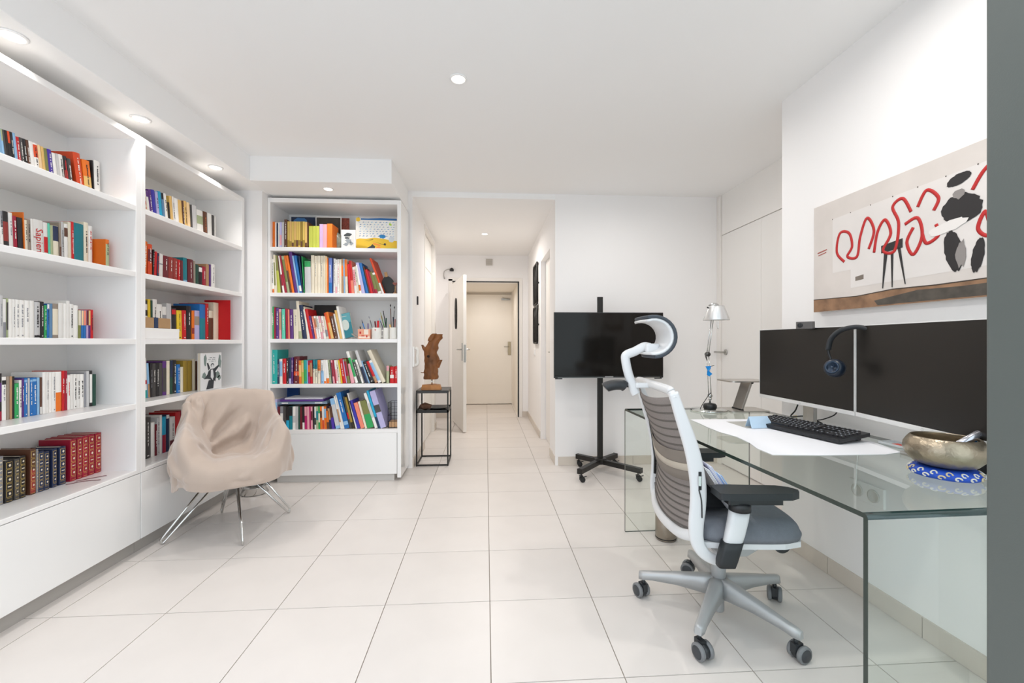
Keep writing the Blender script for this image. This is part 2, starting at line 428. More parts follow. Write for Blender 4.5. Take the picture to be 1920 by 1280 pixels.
# ================================================================== RECESSED LIGHTS
def downlight(x, y, z, r, label, power):
    t = thing('recessed_light', label, 'light', (x, y, z - 0.0005), group='recessed ceiling lights')
    MB().lathe([(r, 0.0), (r * 1.0, -0.003), (r * 0.93, -0.006), (r * 0.78, -0.006), (r * 0.74, -0.001), (r * 0.74, 0.0)], seg=28).build('trim_ring', LACQ, t)
    MB().lathe([(0, -0.0035), (r * 0.74, -0.0035), (r * 0.74, -0.001), (0, -0.001)], seg=24).build('lens', mat('lamp_lens', 'ffffff', 0.4, emit='fff1dc', estr=9.0), t)
    return t
downlight(-0.142, 2.20, CEIL, 0.045, 'round recessed light alone in the middle of the main ceiling', 1)
downlight(-1.818, 1.746, SOFFIT, 0.045, 'recessed light in the left soffit nearest the camera, cut by the picture edge', 1)
downlight(-1.818, 2.354, SOFFIT, 0.045, 'recessed light in the left soffit above the divider between the two book units', 1)
downlight(-1.818, 2.976, SOFFIT, 0.045, 'recessed light in the left soffit above the far book unit', 1)
downlight(-1.21, 3.34, SOFFIT, 0.04, 'recessed light in the soffit over the free-standing back bookcase', 1)
downlight(-0.014, 5.13, HALL_CEIL, 0.045, 'recessed light in the hallway ceiling', 1)

# ================================================================== BOOKCASES
SH_TOP = [0.450, 0.804, 1.148, 1.505, 1.855]      # shelf top heights, left bookcase units
def left_unit(y0, y1, label):
    t = thing('bookcase_unit', label, 'bookcase', (-1.85, (y0 + y1) / 2, 0), group='built-in white bookcase units on the left wall')
    a, b = y0 - (y0 + y1) / 2, y1 - (y0 + y1) / 2
    D = -0.345
    MB().box(D, 0, a, a + 0.03, 0.43, 2.235).box(D, -0.022, a, a + 0.03, 0.07, 0.43).build('side_panel', LACQ, t, bevel=0.0015)
    MB().box(D, 0, b - 0.03, b, 0.43, 2.235).box(D, -0.022, b - 0.03, b, 0.07, 0.43).build('side_panel', LACQ, t, bevel=0.0015)
    MB().box(D - 0.012, D, a, b, 0.07, 2.235).build('back_panel', mat('bookcase_back', 'ecebe9', 0.5), t)
    MB().box(D, 0, a + 0.03, b - 0.03, 2.205, 2.235).build('top_panel', LACQ, t, bevel=0.0015)
    for i, z in enumerate(SH_TOP):
        th = 0.02 if i == 0 else 0.028
        MB().box(D, -0.001 if i else 0.0, a + 0.03, b - 0.03, z - th, z).build('shelf', LACQ, t, bevel=0.0015)
    MB().box(-0.02, 0.0, a + 0.002, b - 0.002, 0.075, 0.427).build('flap_door', LACQ_GLOSS, t, bevel=0.0015)
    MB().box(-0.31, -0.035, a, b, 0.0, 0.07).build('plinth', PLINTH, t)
    return t
left_unit(0.95, 2.395, 'tall white built-in bookcase unit at the left picture edge, nearest the camera')
left_unit(2.397, 3.375, 'tall white built-in bookcase unit behind the draped armchair')

BB_TOP = [0.425, 0.795, 1.157, 1.527, 1.893]
def back_unit():
    x0, x1, y0, y1 = -1.740, -0.690, 3.50, 3.845
    t = thing('bookcase', 'white bookcase on the back wall with gloss side panel facing the hallway', 'bookcase', ((x0 + x1) / 2, y0, 0))
    w2 = (x1 - x0) / 2; D = y1 - y0
    MB().box(-w2, -w2 + 0.02, 0, D, 0.055, 2.285).build('side_panel', LACQ, t, bevel=0.0015)
    MB().box(w2 - 0.03, w2, 0, D, 0.03, 2.285).build('side_panel', LACQ_GLOSS, t, bevel=0.0015)
    MB().box(-w2 + 0.02, w2 - 0.03, D - 0.012, D, 0.055, 2.285).build('back_panel', MATS['bookcase_back'], t)
    MB().box(-w2 + 0.02, w2 - 0.03, 0, D - 0.012, 2.25, 2.285).build('top_panel', LACQ, t, bevel=0.0015)
    for i, z in enumerate(BB_TOP):
        MB().box(-w2 + 0.02, w2 - 0.03, 0.001, D - 0.012, z - 0.03, z).build('shelf', LACQ, t, bevel=0.0015)
    MB().box(-w2 + 0.022, w2 - 0.033, -0.002, 0.018, 0.062, 0.394).build('flap_door', LACQ_GLOSS, t, bevel=0.0015)
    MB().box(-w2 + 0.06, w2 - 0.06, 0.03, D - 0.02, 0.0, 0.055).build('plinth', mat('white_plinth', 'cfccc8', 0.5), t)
    return t
back_unit()
# ================================================================== BOOKS
PAL = {'white': 'eeebe6', 'cream': 'e6dcc6', 'pale grey': 'c9c8c8', 'grey': '8f9096', 'taupe': '9a8c7e', 'dark grey': '4a4746',
       'black': '232022', 'navy': '1f2d4f', 'blue': '1f6fb8', 'light blue': '8db8dc', 'steel blue': '5f88ad', 'periwinkle': '6c82c9',
       'teal': '0f7f8c', 'turquoise': '1fa39c', 'mint': '62cdb0', 'green': '2fa35a', 'dark green': '1f4a3c', 'lime': 'bcc250', 'olive': '7f8248',
       'sage': 'a9b38c', 'yellow': 'e6c22e', 'golden': 'dcbd62', 'ochre': 'a08432', 'amber': 'e8be72', 'peach': 'f0cfa0', 'orange': 'e8741c',
       'vermilion': 'd94a1e', 'red': 'c8161d', 'crimson': 'a01232', 'maroon': '6c1a26', 'brick': '96322c', 'brown': '5e3a28', 'tan': 'b98f68',
       'pink': 'e7a3ad', 'salmon': 'f08a72', 'magenta': 'b81f66', 'lilac': 'c3a5cc', 'lavender': 'b9b4dd', 'purple': '5c2f7c', 'violet': '4a2fa3', 'indigo': '3c35a8',
       'cyan': '1fa8d0'}
def bmat(c): return mat('book_' + c.replace(' ', '_'), PAL[c], 0.5, vary=0.08, mottle=0.03, mscale=20)
PAGES = mat('book_pages', 'd9cfbd', 0.85, bump=0.1, bscale=200)
TXT = {'k': 'black', 'w': 'white', 'r': 'red', 'g': 'golden', 'o': 'orange', 'n': 'navy', 'y': 'grey'}
ORD = ['first', 'second', 'third', 'fourth', 'fifth', 'sixth', 'seventh', 'eighth', 'ninth', 'tenth', 'eleventh', 'twelfth', 'thirteenth',
       'fourteenth', 'fifteenth', 'sixteenth', 'seventeenth', 'eighteenth', 'nineteenth', 'twentieth']
SEEN_COL = {}
def make_book(w, h, d, cname, patches, txt, kind, label, group, loc, rz, tilt, style, ntxt, cat='book'):
    """local frame: x = thickness, y = depth (spine at y=0, pages behind), z up"""
    bt = min(0.003, w * 0.16)
    bul = min(0.004, w * 0.14) if style != 'flat' else 0.0
    out = [(0, d), (0, bul)]
    if bul:
        for k in range(1, 6):
            t = k / 6; out.append((w * t, bul * (1 - math.sin(PI * t))))
    out += [(w, bul), (w, d), (w - bt, d), (w - bt, bul + bt), (bt, bul + bt), (bt, d)]
    mb = MB(); mb.prism(out, 0, h)
    root = mb.build(kind, bmat(cname))
    tag(root, label, cat, group)
    R = Matrix.Rotation(rz, 4, 'Z') @ Matrix.Rotation(tilt, 4, 'Y')
    piv = Vector((0, 0, 0)) if tilt <= 0 else Vector((w, 0, 0))
    base = Vector(loc) + Matrix.Rotation(rz, 3, 'Z') @ Vector((0 if tilt <= 0 else w, 0, 0))
    root.matrix_world = Matrix.Translation(base) @ R @ Matrix.Translation(-piv)
    MB().box(bt + 0.0002, w - bt - 0.0002, bul + bt, d - 0.004, 0.003, h - 0.003).build('pages', PAGES, root)
    mats = []; lb = MB()
    def ml(c):
        m_ = bmat(c)
        if m_ not in mats: mats.append(m_)
        return mats.index(m_)
    e = 0.0005
    def quad(xa, xb, za, zb, c, ee=e):
        # curved strip that follows the rounded spine
        n = 5; i = ml(c); P = [[], []]
        for k in range(n + 1):
            x = xa + (xb - xa) * k / n; y = bul * (1 - math.sin(PI * min(max(x / w, 0), 1))) - ee
            P[0].append((x, y, za)); P[1].append((x, y, zb))
        lb.grid(P, i, False)
    for (za, zb, c) in patches:
        quad(0.0005, w - 0.0005, max(za, 0.001 / h) * h, min(zb, 1 - 0.001 / h) * h, c)
    if style == 'leather':
        g = 'gild'
        for k in range(5):
            za = h * (0.13 + 0.168 * k); zb = za + h * 0.15
            a, b = w * 0.14, w * 0.86; q = w * 0.035
            for (xa, xb, z0_, z1_) in ((a, b, za, za + 0.0012), (a, b, zb - 0.0012, zb), (a, a + q, za, zb), (b - q, b, za, zb)):
                quad(xa, xb, z0_, z1_, 'golden', 0.0009)
            if k % 2 == 0:
                cx, cz, rr = w / 2, (za + zb) / 2, w * 0.17
                y = -0.001; i = ml('cream')
                lb.add([(cx - rr, y, cz), (cx, y, cz - rr * 1.3), (cx + rr, y, cz), (cx, y, cz + rr * 1.3)], [(0, 1, 2, 3)], i)
            else:
                quad(w * 0.28, w * 0.72, (za + zb) / 2 - 0.002, (za + zb) / 2 + 0.002, 'cream', 0.001)
        quad(w * 0.14, w * 0.86, h * 0.03, h * 0.035, 'golden', 0.0009); quad(w * 0.14, w * 0.86, h * 0.10, h * 0.105, 'golden', 0.0009)
    elif txt and w > 0.008:
        c = TXT[txt]; z = h * (0.88 if ntxt % 2 else 0.8); wid = min(w * 0.34, 0.008)
        zend = h * (0.30 if ntxt % 3 else 0.45)
        x0_ = w / 2 - wid / 2
        while z > zend:
            L = rnd.uniform(0.003, 0.008)
            sh = rnd.uniform(0.0, wid * 0.25)
            quad(x0_ + sh, x0_ + wid - rnd.uniform(0, wid * 0.3), z - L, z, c, 0.0009)
            z -= L + (0.0012 if rnd.random() < 0.75 else 0.007)
        if ntxt % 2: quad(w * 0.35, w * 0.65, h * 0.05, h * 0.05 + min(w * 0.3, 0.006), c, 0.0009)
    if mats: lb.build('spine_print', mats, root)['kind'] = 'stuff'
    return root
BOOKREF = {}
def shelf_books(key, rows, sc, uo, vo, plane, pc, z, where, group, ends, at='B', dmin=0.11, dmax=0.165, kind='book', style=''):
    """rows: 'x0 x1 top shift colour [/patch@a-b ...] [*t]' separated by ';' ; crop coordinates -> pixels -> the shelf's spine plane"""
    conv = on_x if plane == 'x' else on_y
    items = []
    for r in rows.replace('\n', ' ').split(';'):
        r = r.strip()
        if not r: continue
        p = r.split(None, 4); x0, x1, top, sh = map(float, p[:4]); rest = p[4]; pl_ = pc
        if rest.startswith('^'):
            pl_, rest = rest[1:].split(None, 1); pl_ = float(pl_)
        txt = None; kd = kind; st = style; ct = 'book'
        if '#' in rest: rest, kd = rest.split('#')
        if '*' in rest: rest, txt = rest.split('*')
        parts = [q.strip() for q in rest.split('/')]
        patches = []
        for q in parts[1:]:
            cn, rg = q.split('@'); a, b = rg.split('-'); patches.append((float(a), float(b), cn))
        items.append([x0, x1, top, sh, parts[0], patches, txt, kd.strip(), pl_])
    placed = []; prev_end = -1e9
    counts = {}
    tot = {}
    for it in items: tot[it[4]] = tot.get(it[4], 0) + 1
    pc0 = pc
    for idx, (x0, x1, top, sh, cn, patches, txt, kd, pc) in enumerate(items):
        if at == 'T': x0 -= sh; x1 -= sh
        u0, u1 = uo + x0 / sc, uo + x1 / sc
        um = (u0 + u1) / 2
        k = 1 if plane == 'x' else 0
        a = conv(u0, 640, pc)[k]; b = conv(u1, 640, pc)[k]
        T = conv(um + sh / sc, vo + top / sc, pc)
        H = T[2] - z
        off = T[k] - (a + b) / 2
        tilt = math.atan2(off, H)
        tilt = max(-0.5, min(0.5, tilt))
        if a < prev_end + 0.0006: a = prev_end + 0.0006
        foot = max(b - a, 0.005)
        w = foot * math.cos(tilt) - 0.0004
        h = (H - abs(math.sin(tilt)) * w * 0.5) / math.cos(tilt)
        prev_end = a + foot
        dep = min(max(h * 0.72, dmin), dmax)
        loc = (pc, a, z + 0.0006) if plane == 'x' else (a, pc, z + 0.0006)
        rz = PI / 2 if plane == 'x' else 0
        counts[cn] = counts.get(cn, 0) + 1
        size = 'thin' if w < 0.014 else ('thick' if w > 0.036 else '')
        lean = 'leaning' if abs(tilt) > 0.12 else ''
        ext = ''
        if patches: ext = ' with %s band' % patches[0][2]
        elif txt: ext = ' with %s spine text' % TXT[txt]
        noun = kd.replace('_', ' ')
        if tot[cn] == 1: lab = f"{size} {lean} {cn} {noun}{ext}, only {cn} one on {where}"
        else:
            c_, t_ = counts[cn], tot[cn]
            ordn = ('leftmost' if c_ == 1 else 'rightmost' if c_ == t_ else ORD[c_ - 1])
            pos = f"{ordn} {cn} one" if ordn in ('leftmost', 'rightmost') else f"{ordn} {cn} one from left"
            lab = f"{size} {lean} {cn} {noun}{ext}, {pos} on {where}"
        lab = ' '.join(lab.split())
        if len(lab.split()) > 16: lab = lab.replace(ext, '', 1)
        if len(lab.split()) > 16: lab = lab.replace(' one from left', ' from left').replace('only %s one on' % cn, 'only such one on')
        if len(lab.split()) > 16: lab = ' '.join(lab.replace('leaning ', '').replace('thin ', '').split())
        nl = rnd.randint(0, 5)
        o = make_book(w, h, dep, cn, patches, txt, kd, lab, group, loc, rz, tilt, style, nl)
        placed.append(o)
        BOOKREF[(key, idx)] = (o, w, h)
    return placed

XS = -2.008
# near left unit -------------------------------------------------------------------------------------------
shelf_books('L1', '''0 32 330 -70 light blue/sage@.7-1 ; 32 68 345 -70 dark grey ; 70 100 355 -70 black*w ; 102 142 365 -70 black/white@0-.3/vermilion@.7-1 ; 143 186 380 -70 black*w ;
187 228 395 -70 light blue ; 232 286 450 -65 pink/red@.4-1*w ; 288 336 465 -65 dark grey*w ; 338 384 482 -65 black*w ; 386 430 500 -65 brown*w ; 432 490 520 -65 white ; 492 560 545 -65 white/vermilion@.62-.95*k ;
562 608 575 -65 peach ; 610 655 600 -60 amber ; 657 708 625 -60 olive ; 710 772 640 -60 violet/blue@0-.2*w ; 780 830 695 -60 white ; 834 878 705 -60 pale grey ; 880 940 720 -60 white*k ;
944 1002 742 -60 black/brick@.1-.6*r ; 1010 1062 780 -60 dark grey*w ; 1100 1205 690 -90 vermilion*w ; 1222 1350 800 -60 orange/amber@0-.58*k ; 1352 1400 800 -30 black ; 1410 1505 815 -15 white*k''',
            8, 0, 200, 'x', XS, SH_TOP[4], 'top shelf of the near left unit', 'paperbacks on the top shelf of the near left unit', None, 'T')
shelf_books('L2', '''0 40 120 -25 white/grey@.6-1*k ; 42 125 130 -25 black/brick@.28-.75 ; 127 188 150 -25 white*y ; 192 250 200 -25 crimson*w ; 262 340 225 -25 black ; 342 356 145 -25 orange ; 358 408 258 -20 cream*k ;
410 458 255 -20 taupe*k ; 460 498 245 -20 white ; 500 654 258 -15 white ; 656 718 300 -15 white/red@.2-.62 ; 720 752 310 -15 mint ; 754 794 340 -15 sage ; 796 884 350 -12 cream/navy@.58-1 ;
890 918 300 -12 taupe/brown@0-.4 ; 920 955 288 -12 pale grey*k ; 965 1022 320 -10 white/brown@.68-.9 ; 1024 1070 292 -10 cream ; 1072 1110 288 -10 red*w ; 1114 1262 315 -5 teal ; 1265 1330 298 -5 cream*k ;
1332 1392 350 -3 white*r ; 1592 1645 555 0 ^-1.955 orange/sage@.0-.85*k''',
            8, 0, 380, 'x', XS, SH_TOP[3], 'second shelf of the near left unit', 'books on the second shelf of the near left unit', None, 'T')
shelf_books('L3', '''0 48 110 0 pale grey*y ; 50 96 165 0 white/grey@0-.4 ; 98 130 155 0 sage/dark grey@.2-.9 ; 132 190 165 0 white ; 192 238 170 0 white*y ; 240 300 175 0 white*y ; 302 378 182 0 white*y ; 380 450 186 0 white*y ; 452 520 190 0 white ;
526 612 212 0 pale grey/black@.02-.08*k ; 615 664 205 0 black*w ; 667 708 258 0 green*w ; 711 745 240 0 blue/white@.85-1*n ; 747 795 235 0 steel blue ; 797 884 236 0 taupe/cream@.1-.85 ;
886 958 225 0 white ; 960 1000 232 0 white ; 1002 1050 192 0 white ; 1052 1110 240 0 white*k ; 1112 1178 262 0 white ; 1180 1222 332 0 olive/cream@.47-1 ; 1224 1260 335 0 blue/peach@.47-1 ; 1262 1298 335 0 blue/salmon@.47-1 ;
1300 1330 332 0 lilac/maroon@.47-1 ; 1332 1362 335 0 purple/amber@.47-1 ; 1364 1405 325 0 red*k''',
            8, 0, 540, 'x', XS, SH_TOP[2], 'third shelf of the near left unit', 'books on the third shelf of the near left unit', None, 'T')
shelf_books('L4', '''0 30 240 0 black/purple@.4-.8/crimson@0-.2*w ; 34 100 292 0 white/black@.82-.92*y ; 102 150 285 0 taupe ; 152 190 285 0 tan ; 192 222 285 0 black*r ; 226 290 390 0 green*w ; 292 330 340 0 white*k ;
332 366 315 0 purple*w ; 369 420 312 0 blue/light blue@.9-.96*w ; 422 452 312 0 pale grey ; 454 494 312 0 blue/light blue@.9-.96*w ; 496 560 302 0 blue/light blue@.9-.96*w ; 563 600 302 0 light blue ; 602 636 300 0 brown/white@0-.2 ;
645 698 222 0 white ; 700 740 222 0 white*y ; 742 788 222 0 white ; 790 844 218 0 white*y ; 846 934 214 0 white/orange@0-.48 ; 936 975 200 0 red*w ; 977 1015 200 0 crimson*w ; 1018 1062 268 0 white*r ;
1064 1108 250 0 white ; 1110 1160 250 0 white*k ; 1162 1210 250 0 white*k ; 1212 1265 250 0 white*k ; 1268 1300 232 0 grey ; 1302 1345 205 0 pale grey ; 1348 1390 198 0 black/white@.1-.9 ; 1392 1450 252 0 dark green''',
            8, 0, 670, 'x', XS, SH_TOP[1], 'fourth shelf of the near left unit', 'books on the fourth shelf of the near left unit', None, 'T')
shelf_books('L5', '''-40 62 450 0 grey ; 84 208 500 0 black ; 228 300 482 0 dark grey ; 302 396 438 0 black ; 462 548 330 0 brown/brick@.03-.55 ; 550 578 335 0 grey ; 580 668 368 0 navy ; 670 750 372 0 navy ; 790 864 330 0 navy ;
896 1000 296 0 navy ; 1062 1156 186 0 crimson ; 1166 1240 160 0 crimson ; 1246 1330 138 0 crimson ; 1336 1428 115 0 crimson ; 1438 1530 92 0 crimson''',
            8, 0, 800, 'x', XS - 0.012, SH_TOP[0], 'bottom shelf of the near left unit', 'gilded leather volumes on the bottom shelf', None, 'T',
            dmin=0.12, dmax=0.15, kind='leather_volume', style='leather')
# far left unit --------------------------------------------------------------------------------------------
XF = -1.985
shelf_books('M1', '''112 148 165 -40 cream*r ; 150 176 180 -40 white/purple@.8-1 ; 178 214 160 -40 purple*w ; 216 258 165 -40 indigo ; 260 296 185 -35 lavender*k ; 298 332 185 -35 cyan ; 335 362 202 -35 steel blue/black@.8-1 ; 366 396 210 -35 white*k ;
400 430 240 -30 ochre/black@.2-.8 ; 432 464 242 -30 amber ; 466 490 245 -30 white*k ; 492 538 268 -25 white ; 541 584 290 -25 amber ; 586 606 298 -25 brown*w ; 608 640 300 -25 amber*k ; 642 680 318 -20 peach ; 684 704 345 -20 dark grey ; 706 760 352 -15 pale grey ;
765 838 412 -12 white/sage@.5-.8 ; 842 890 430 -10 brown*o ; 895 944 450 -8 white ; 948 974 472 -5 dark grey ; 976 990 480 -3 white''',
            6.4, 250, 330, 'x', XF, SH_TOP[4], 'top shelf of the far left unit', 'paperbacks on the top shelf of the far left unit', None, 'T')
shelf_books('M2', '''132 180 785 15 orange*w ; 182 234 820 0 vermilion/maroon@.5-.85*w ; 236 258 882 8 black*w ; 266 290 908 14 red ; 292 318 925 10 red/navy@.0-1*r ; 322 364 935 5 white/grey@.6-.64 ; 367 430 960 5 maroon*w ; 432 488 975 5 brick*w ; 490 538 990 3 brick*w ;
540 570 1005 0 red*w ; 572 600 1015 -5 maroon ; 603 650 982 -5 teal/light blue@0-.2 ; 660 724 1000 -5 maroon*w ; 726 748 1020 -3 taupe ; 750 790 1062 -2 dark green ; 792 832 1085 -2 black/white@.75-.95 ; 835 876 1088 0 crimson*w ; 880 914 1060 0 tan ;
916 936 1062 0 purple ; 942 985 1060 0 white*k''',
            6.4, 250, 330, 'x', XF, SH_TOP[3], 'second shelf of the far left unit', 'books on the second shelf of the far left unit', None, 'T')
shelf_books('M3', '''122 176 210 -5 black/white@.15-.3/white@.45-.6/white@.75-.9 ; 178 210 200 -5 yellow ; 212 236 212 -5 dark green ; 238 290 200 -5 white*k ; 292 352 258 -5 white*k ; 355 402 288 -5 white/grey@.3-.75 ; 405 462 250 -5 pale grey ; 466 520 305 -5 black/red@.8-.95 ;
527 586 332 -5 yellow*k ; 592 640 332 -3 red*w ; 642 700 280 0 black*w ; 708 740 335 0 orange/brick@.2-.4 ; 742 800 335 0 lavender/taupe@.5-.8 ; 803 870 258 0 blue/teal@0-.6 ; 874 908 250 0 red*w ; 910 966 335 0 brown/cream@.75-1 ; 968 1028 240 0 cream ; 1114 1158 205 0 ^-1.905 red*w''',
            6.4, 250, 530, 'x', XF, SH_TOP[2], 'third shelf of the far left unit', 'books on the third shelf of the far left unit', None, 'T', dmax=0.185)
shelf_books('M4', '''128 160 905 -12 white/red@.35-.45/turquoise@0-.2 ; 162 186 965 -20 light blue/tan@0-.4 ; 196 236 965 0 black*y ; 238 276 968 0 dark grey*w ; 278 316 960 0 black*w ; 318 356 960 0 dark grey ; 358 404 940 0 purple/dark grey@.1-.8 ; 407 444 935 0 cream ;
448 480 930 0 dark green/navy@.5-1 ; 482 522 930 0 black*w ; 526 570 980 0 blue*w ; 572 604 1010 0 cream ; 606 660 935 0 ochre ; 662 714 935 0 ochre ; 718 750 915 0 cream ; 756 806 940 5 brown''',
            6.4, 250, 530, 'x', XF + 0.01, SH_TOP[1], 'fourth shelf of the far left unit', 'books on the fourth shelf of the far left unit', None, 'T')
shelf_books('M5', '''140 216 530 0 dark grey*w ; 220 264 585 0 white ; 266 290 612 0 maroon*w ; 292 320 530 0 pale grey*k ; 322 350 500 0 white ; 354 400 520 0 cyan/crimson@0-.5 ; 402 440 495 0 navy/white@.9-1 ; 446 508 520 0 white/maroon@.0-.3*k ; 512 572 460 0 red ; 574 640 440 0 crimson ; 645 700 470 0 white*k''',
            6.4, 250, 700, 'x', XF + 0.01, SH_TOP[0], 'bottom shelf of the far left unit', 'books on the bottom shelf behind the armchair', None, 'T')
# back bookcase --------------------------------------------------------------------------------------------
YB = 3.535
S = 6.857
shelf_books('B1', '''112 144 245 -5 olive/ochre@0-.6 ; 146 176 245 0 orange ; 178 194 252 0 white ; 196 214 262 0 navy ; 216 234 252 0 white ; 236 264 250 0 lavender/pink@.1-.5 ; 266 292 250 0 pale grey ; 296 330 215 0 brown*w ;
336 362 240 0 golden/ochre@0-.3#magazine ; 364 390 240 0 amber/ochre@.05-.25#magazine ; 392 418 242 0 golden/brown@.05-.2#magazine ; 420 446 240 0 amber/ochre@.05-.3#magazine ; 448 474 242 0 golden/brown@.05-.3#magazine ; 476 502 242 0 golden/ochre@.1-.3#magazine ;
504 530 240 0 ochre/brown@.05-.25#magazine ; 532 560 242 0 golden/ochre@.05-.3#magazine ; 562 588 246 0 amber/brown@0-.2#magazine ; 590 606 248 0 brown ; 612 660 300 0 lime#brochure ; 662 702 300 0 lime#brochure ; 704 744 300 0 lime#brochure ; 748 792 275 0 lilac#brochure ; 794 842 278 0 pink#brochure ; 846 912 270 0 orange#brochure''',
            S, 490, 380, 'y', YB, BB_TOP[4], 'top shelf of the back bookcase', 'books on the top shelf of the back bookcase', None, dmin=0.12, dmax=0.2, style='flat')
shelf_books('B2', '''116 130 135 -3 black ; 132 164 175 -5 white/orange@0-.12*k ; 168 188 120 -18 cream/olive@.2-.8 ; 190 204 122 -25 cream ; 206 250 130 -35 lime/olive@.6-1 ; 252 272 132 -55 brown ; 274 298 135 -60 white/crimson@.2-.5 ; 300 330 130 -80 crimson ; 334 366 135 -80 sage/olive@.3-.9 ;
368 392 130 -82 brown/orange@.6-1 ; 394 424 130 -84 orange ; 427 466 72 -80 purple ; 470 490 132 -78 light blue ; 492 524 130 -76 blue/white@.05-.2 ; 526 540 135 -50 navy ; 545 552 140 -30 green ; 560 638 200 -8 pale grey/green@.82-1#box_file ; 640 680 125 -3 cream ; 682 714 135 -2 cream*y ; 716 758 132 -2 cream ;
760 790 132 0 cream*y ; 792 820 132 0 cream ; 822 844 140 -2 peach ; 846 862 165 -4 orange ; 866 908 160 -2 periwinkle/blue@0-.3*w ; 925 950 170 4 white*k ; 952 974 185 2 white/pink@0-.2 ; 976 1002 178 0 white*r ; 1004 1030 178 0 cream ; 1032 1058 172 -6 tan/orange@.5-.8 ; 1060 1078 172 -10 light blue ; 1080 1112 180 -12 cream/orange@.5-1 ;
1126 1158 240 -25 red ; 1160 1196 195 -40 salmon/red@.4-1 ; 1200 1232 278 -32 white/pink@.3-.9*r ; 1234 1258 270 -45 cream*k ; 1262 1290 250 -50 white/orange@.1-.3 ; 1294 1336 220 -85 lavender ; 1344 1382 225 -95 blue ; 1386 1400 270 -80 brown ; 1402 1436 310 -75 red ; 1438 1464 330 -75 crimson ; 1466 1500 340 -75 olive/crimson@0-.2 ; 1502 1550 350 -85 white/olive@.1-.9 ; 1556 1582 165 -170 vermilion/white@0-.3''',
            S, 490, 460, 'y', YB, BB_TOP[3], 'second shelf of the back bookcase', 'books on the second shelf of the back bookcase', None, dmin=0.14, dmax=0.23)
shelf_books('B3', '''134 162 170 0 green*w ; 164 184 178 -3 crimson ; 186 224 185 0 purple*w ; 228 256 200 -5 pink/tan@.3-.9 ; 264 306 200 -5 mint*w ; 316 344 195 -10 crimson ; 346 366 205 -8 salmon ; 368 412 205 -8 purple*w ; 416 476 205 -8 cream*y ;
484 522 98 -42 cream/sage@0-.2 ; 534 586 150 -58 navy*w ; 590 602 170 -50 cream ; 604 626 205 -70 white ; 628 664 200 -72 red ; 666 690 290 -60 purple*w ; 694 716 295 -52 salmon*w ; 718 744 290 -50 white/tan@.5-.9*r ; 746 770 290 -42 white*k ; 772 800 290 -45 pink/cream@.3-.7 ; 802 832 290 -40 white*r ; 834 868 295 -40 cream/grey@.1-.4 ;
870 894 250 -68 vermilion ; 896 934 240 -78 orange/amber@0-.6 ; 940 986 290 -64 brown*w ; 990 1010 262 -66 white ; 1012 1042 215 -75 amber ; 1044 1072 165 -85 white''',
            S, 490, 550, 'y', YB, BB_TOP[2], 'third shelf of the back bookcase', 'books on the third shelf of the back bookcase', None, dmin=0.12, dmax=0.2)
shelf_books('B4', '''120 204 108 0 turquoise*w ; 206 228 232 0 navy*w ; 232 270 225 -3 white/light blue@.3-.9 ; 274 318 222 0 red*w ; 322 350 212 0 black*w ; 352 382 212 0 navy/lavender@0-.2 ; 384 408 205 0 purple*w ; 412 480 195 8 maroon/vermilion@.3-.45*w ; 484 516 245 -6 orange/amber@.3-.8 ; 518 546 245 -6 lime/amber@.5-.9 ; 548 586 240 -6 turquoise/green@.1-.6 ; 588 602 245 -5 light blue ;
604 630 245 -10 crimson/magenta@.0-.3/orange@.5-.8 ; 632 660 245 -10 red/tan@.3-.9 ; 664 690 235 -3 teal/cream@0-.62*k ; 692 722 238 -3 teal/cream@0-.62*k ; 724 760 240 -3 orange/cream@0-.55*k ; 766 804 242 -5 light blue/white@.55-1*n ; 806 834 238 -15 white/orange@0-.1 ; 838 876 240 -25 white/orange@0-.22 ; 878 902 240 -28 sage*k ; 904 922 242 -32 dark grey ; 924 946 242 -35 pink/crimson@.3-.9 ; 948 966 240 -35 crimson ; 968 992 242 -36 white/pink@.1-.6 ; 994 1022 240 -42 cream*k ; 1024 1044 242 -42 yellow ; 1046 1090 222 -52 red*w ;
1092 1104 232 -48 lilac ; 1106 1142 225 -55 olive/crimson@.3-.9 ; 1150 1196 285 -42 pink ; 1210 1246 128 -125 white/green@.2-.8 ; 1252 1290 235 -90 green/dark grey@0-.9*w ; 1292 1316 235 -90 white*k ; 1336 1374 118 -140 pale grey/navy@.0-.5 ; 1380 1396 250 -100 light blue ; 1398 1462 260 -110 black*w ; 1464 1502 255 -120 red/tan@0-.3 ; 1504 1548 245 -130 white/light blue@.1-.9 ; 1552 1606 115 -200 cream ; 1608 1642 312 0 sage/pink@.7-1 ; 1654 1704 325 0 red/white@.3-.5*w ; 1708 1758 320 0 red*w''',
            S, 490, 640, 'y', YB - 0.005, BB_TOP[1], 'fourth shelf of the back bookcase', 'books on the fourth shelf of the back bookcase', None, dmin=0.1, dmax=0.2)
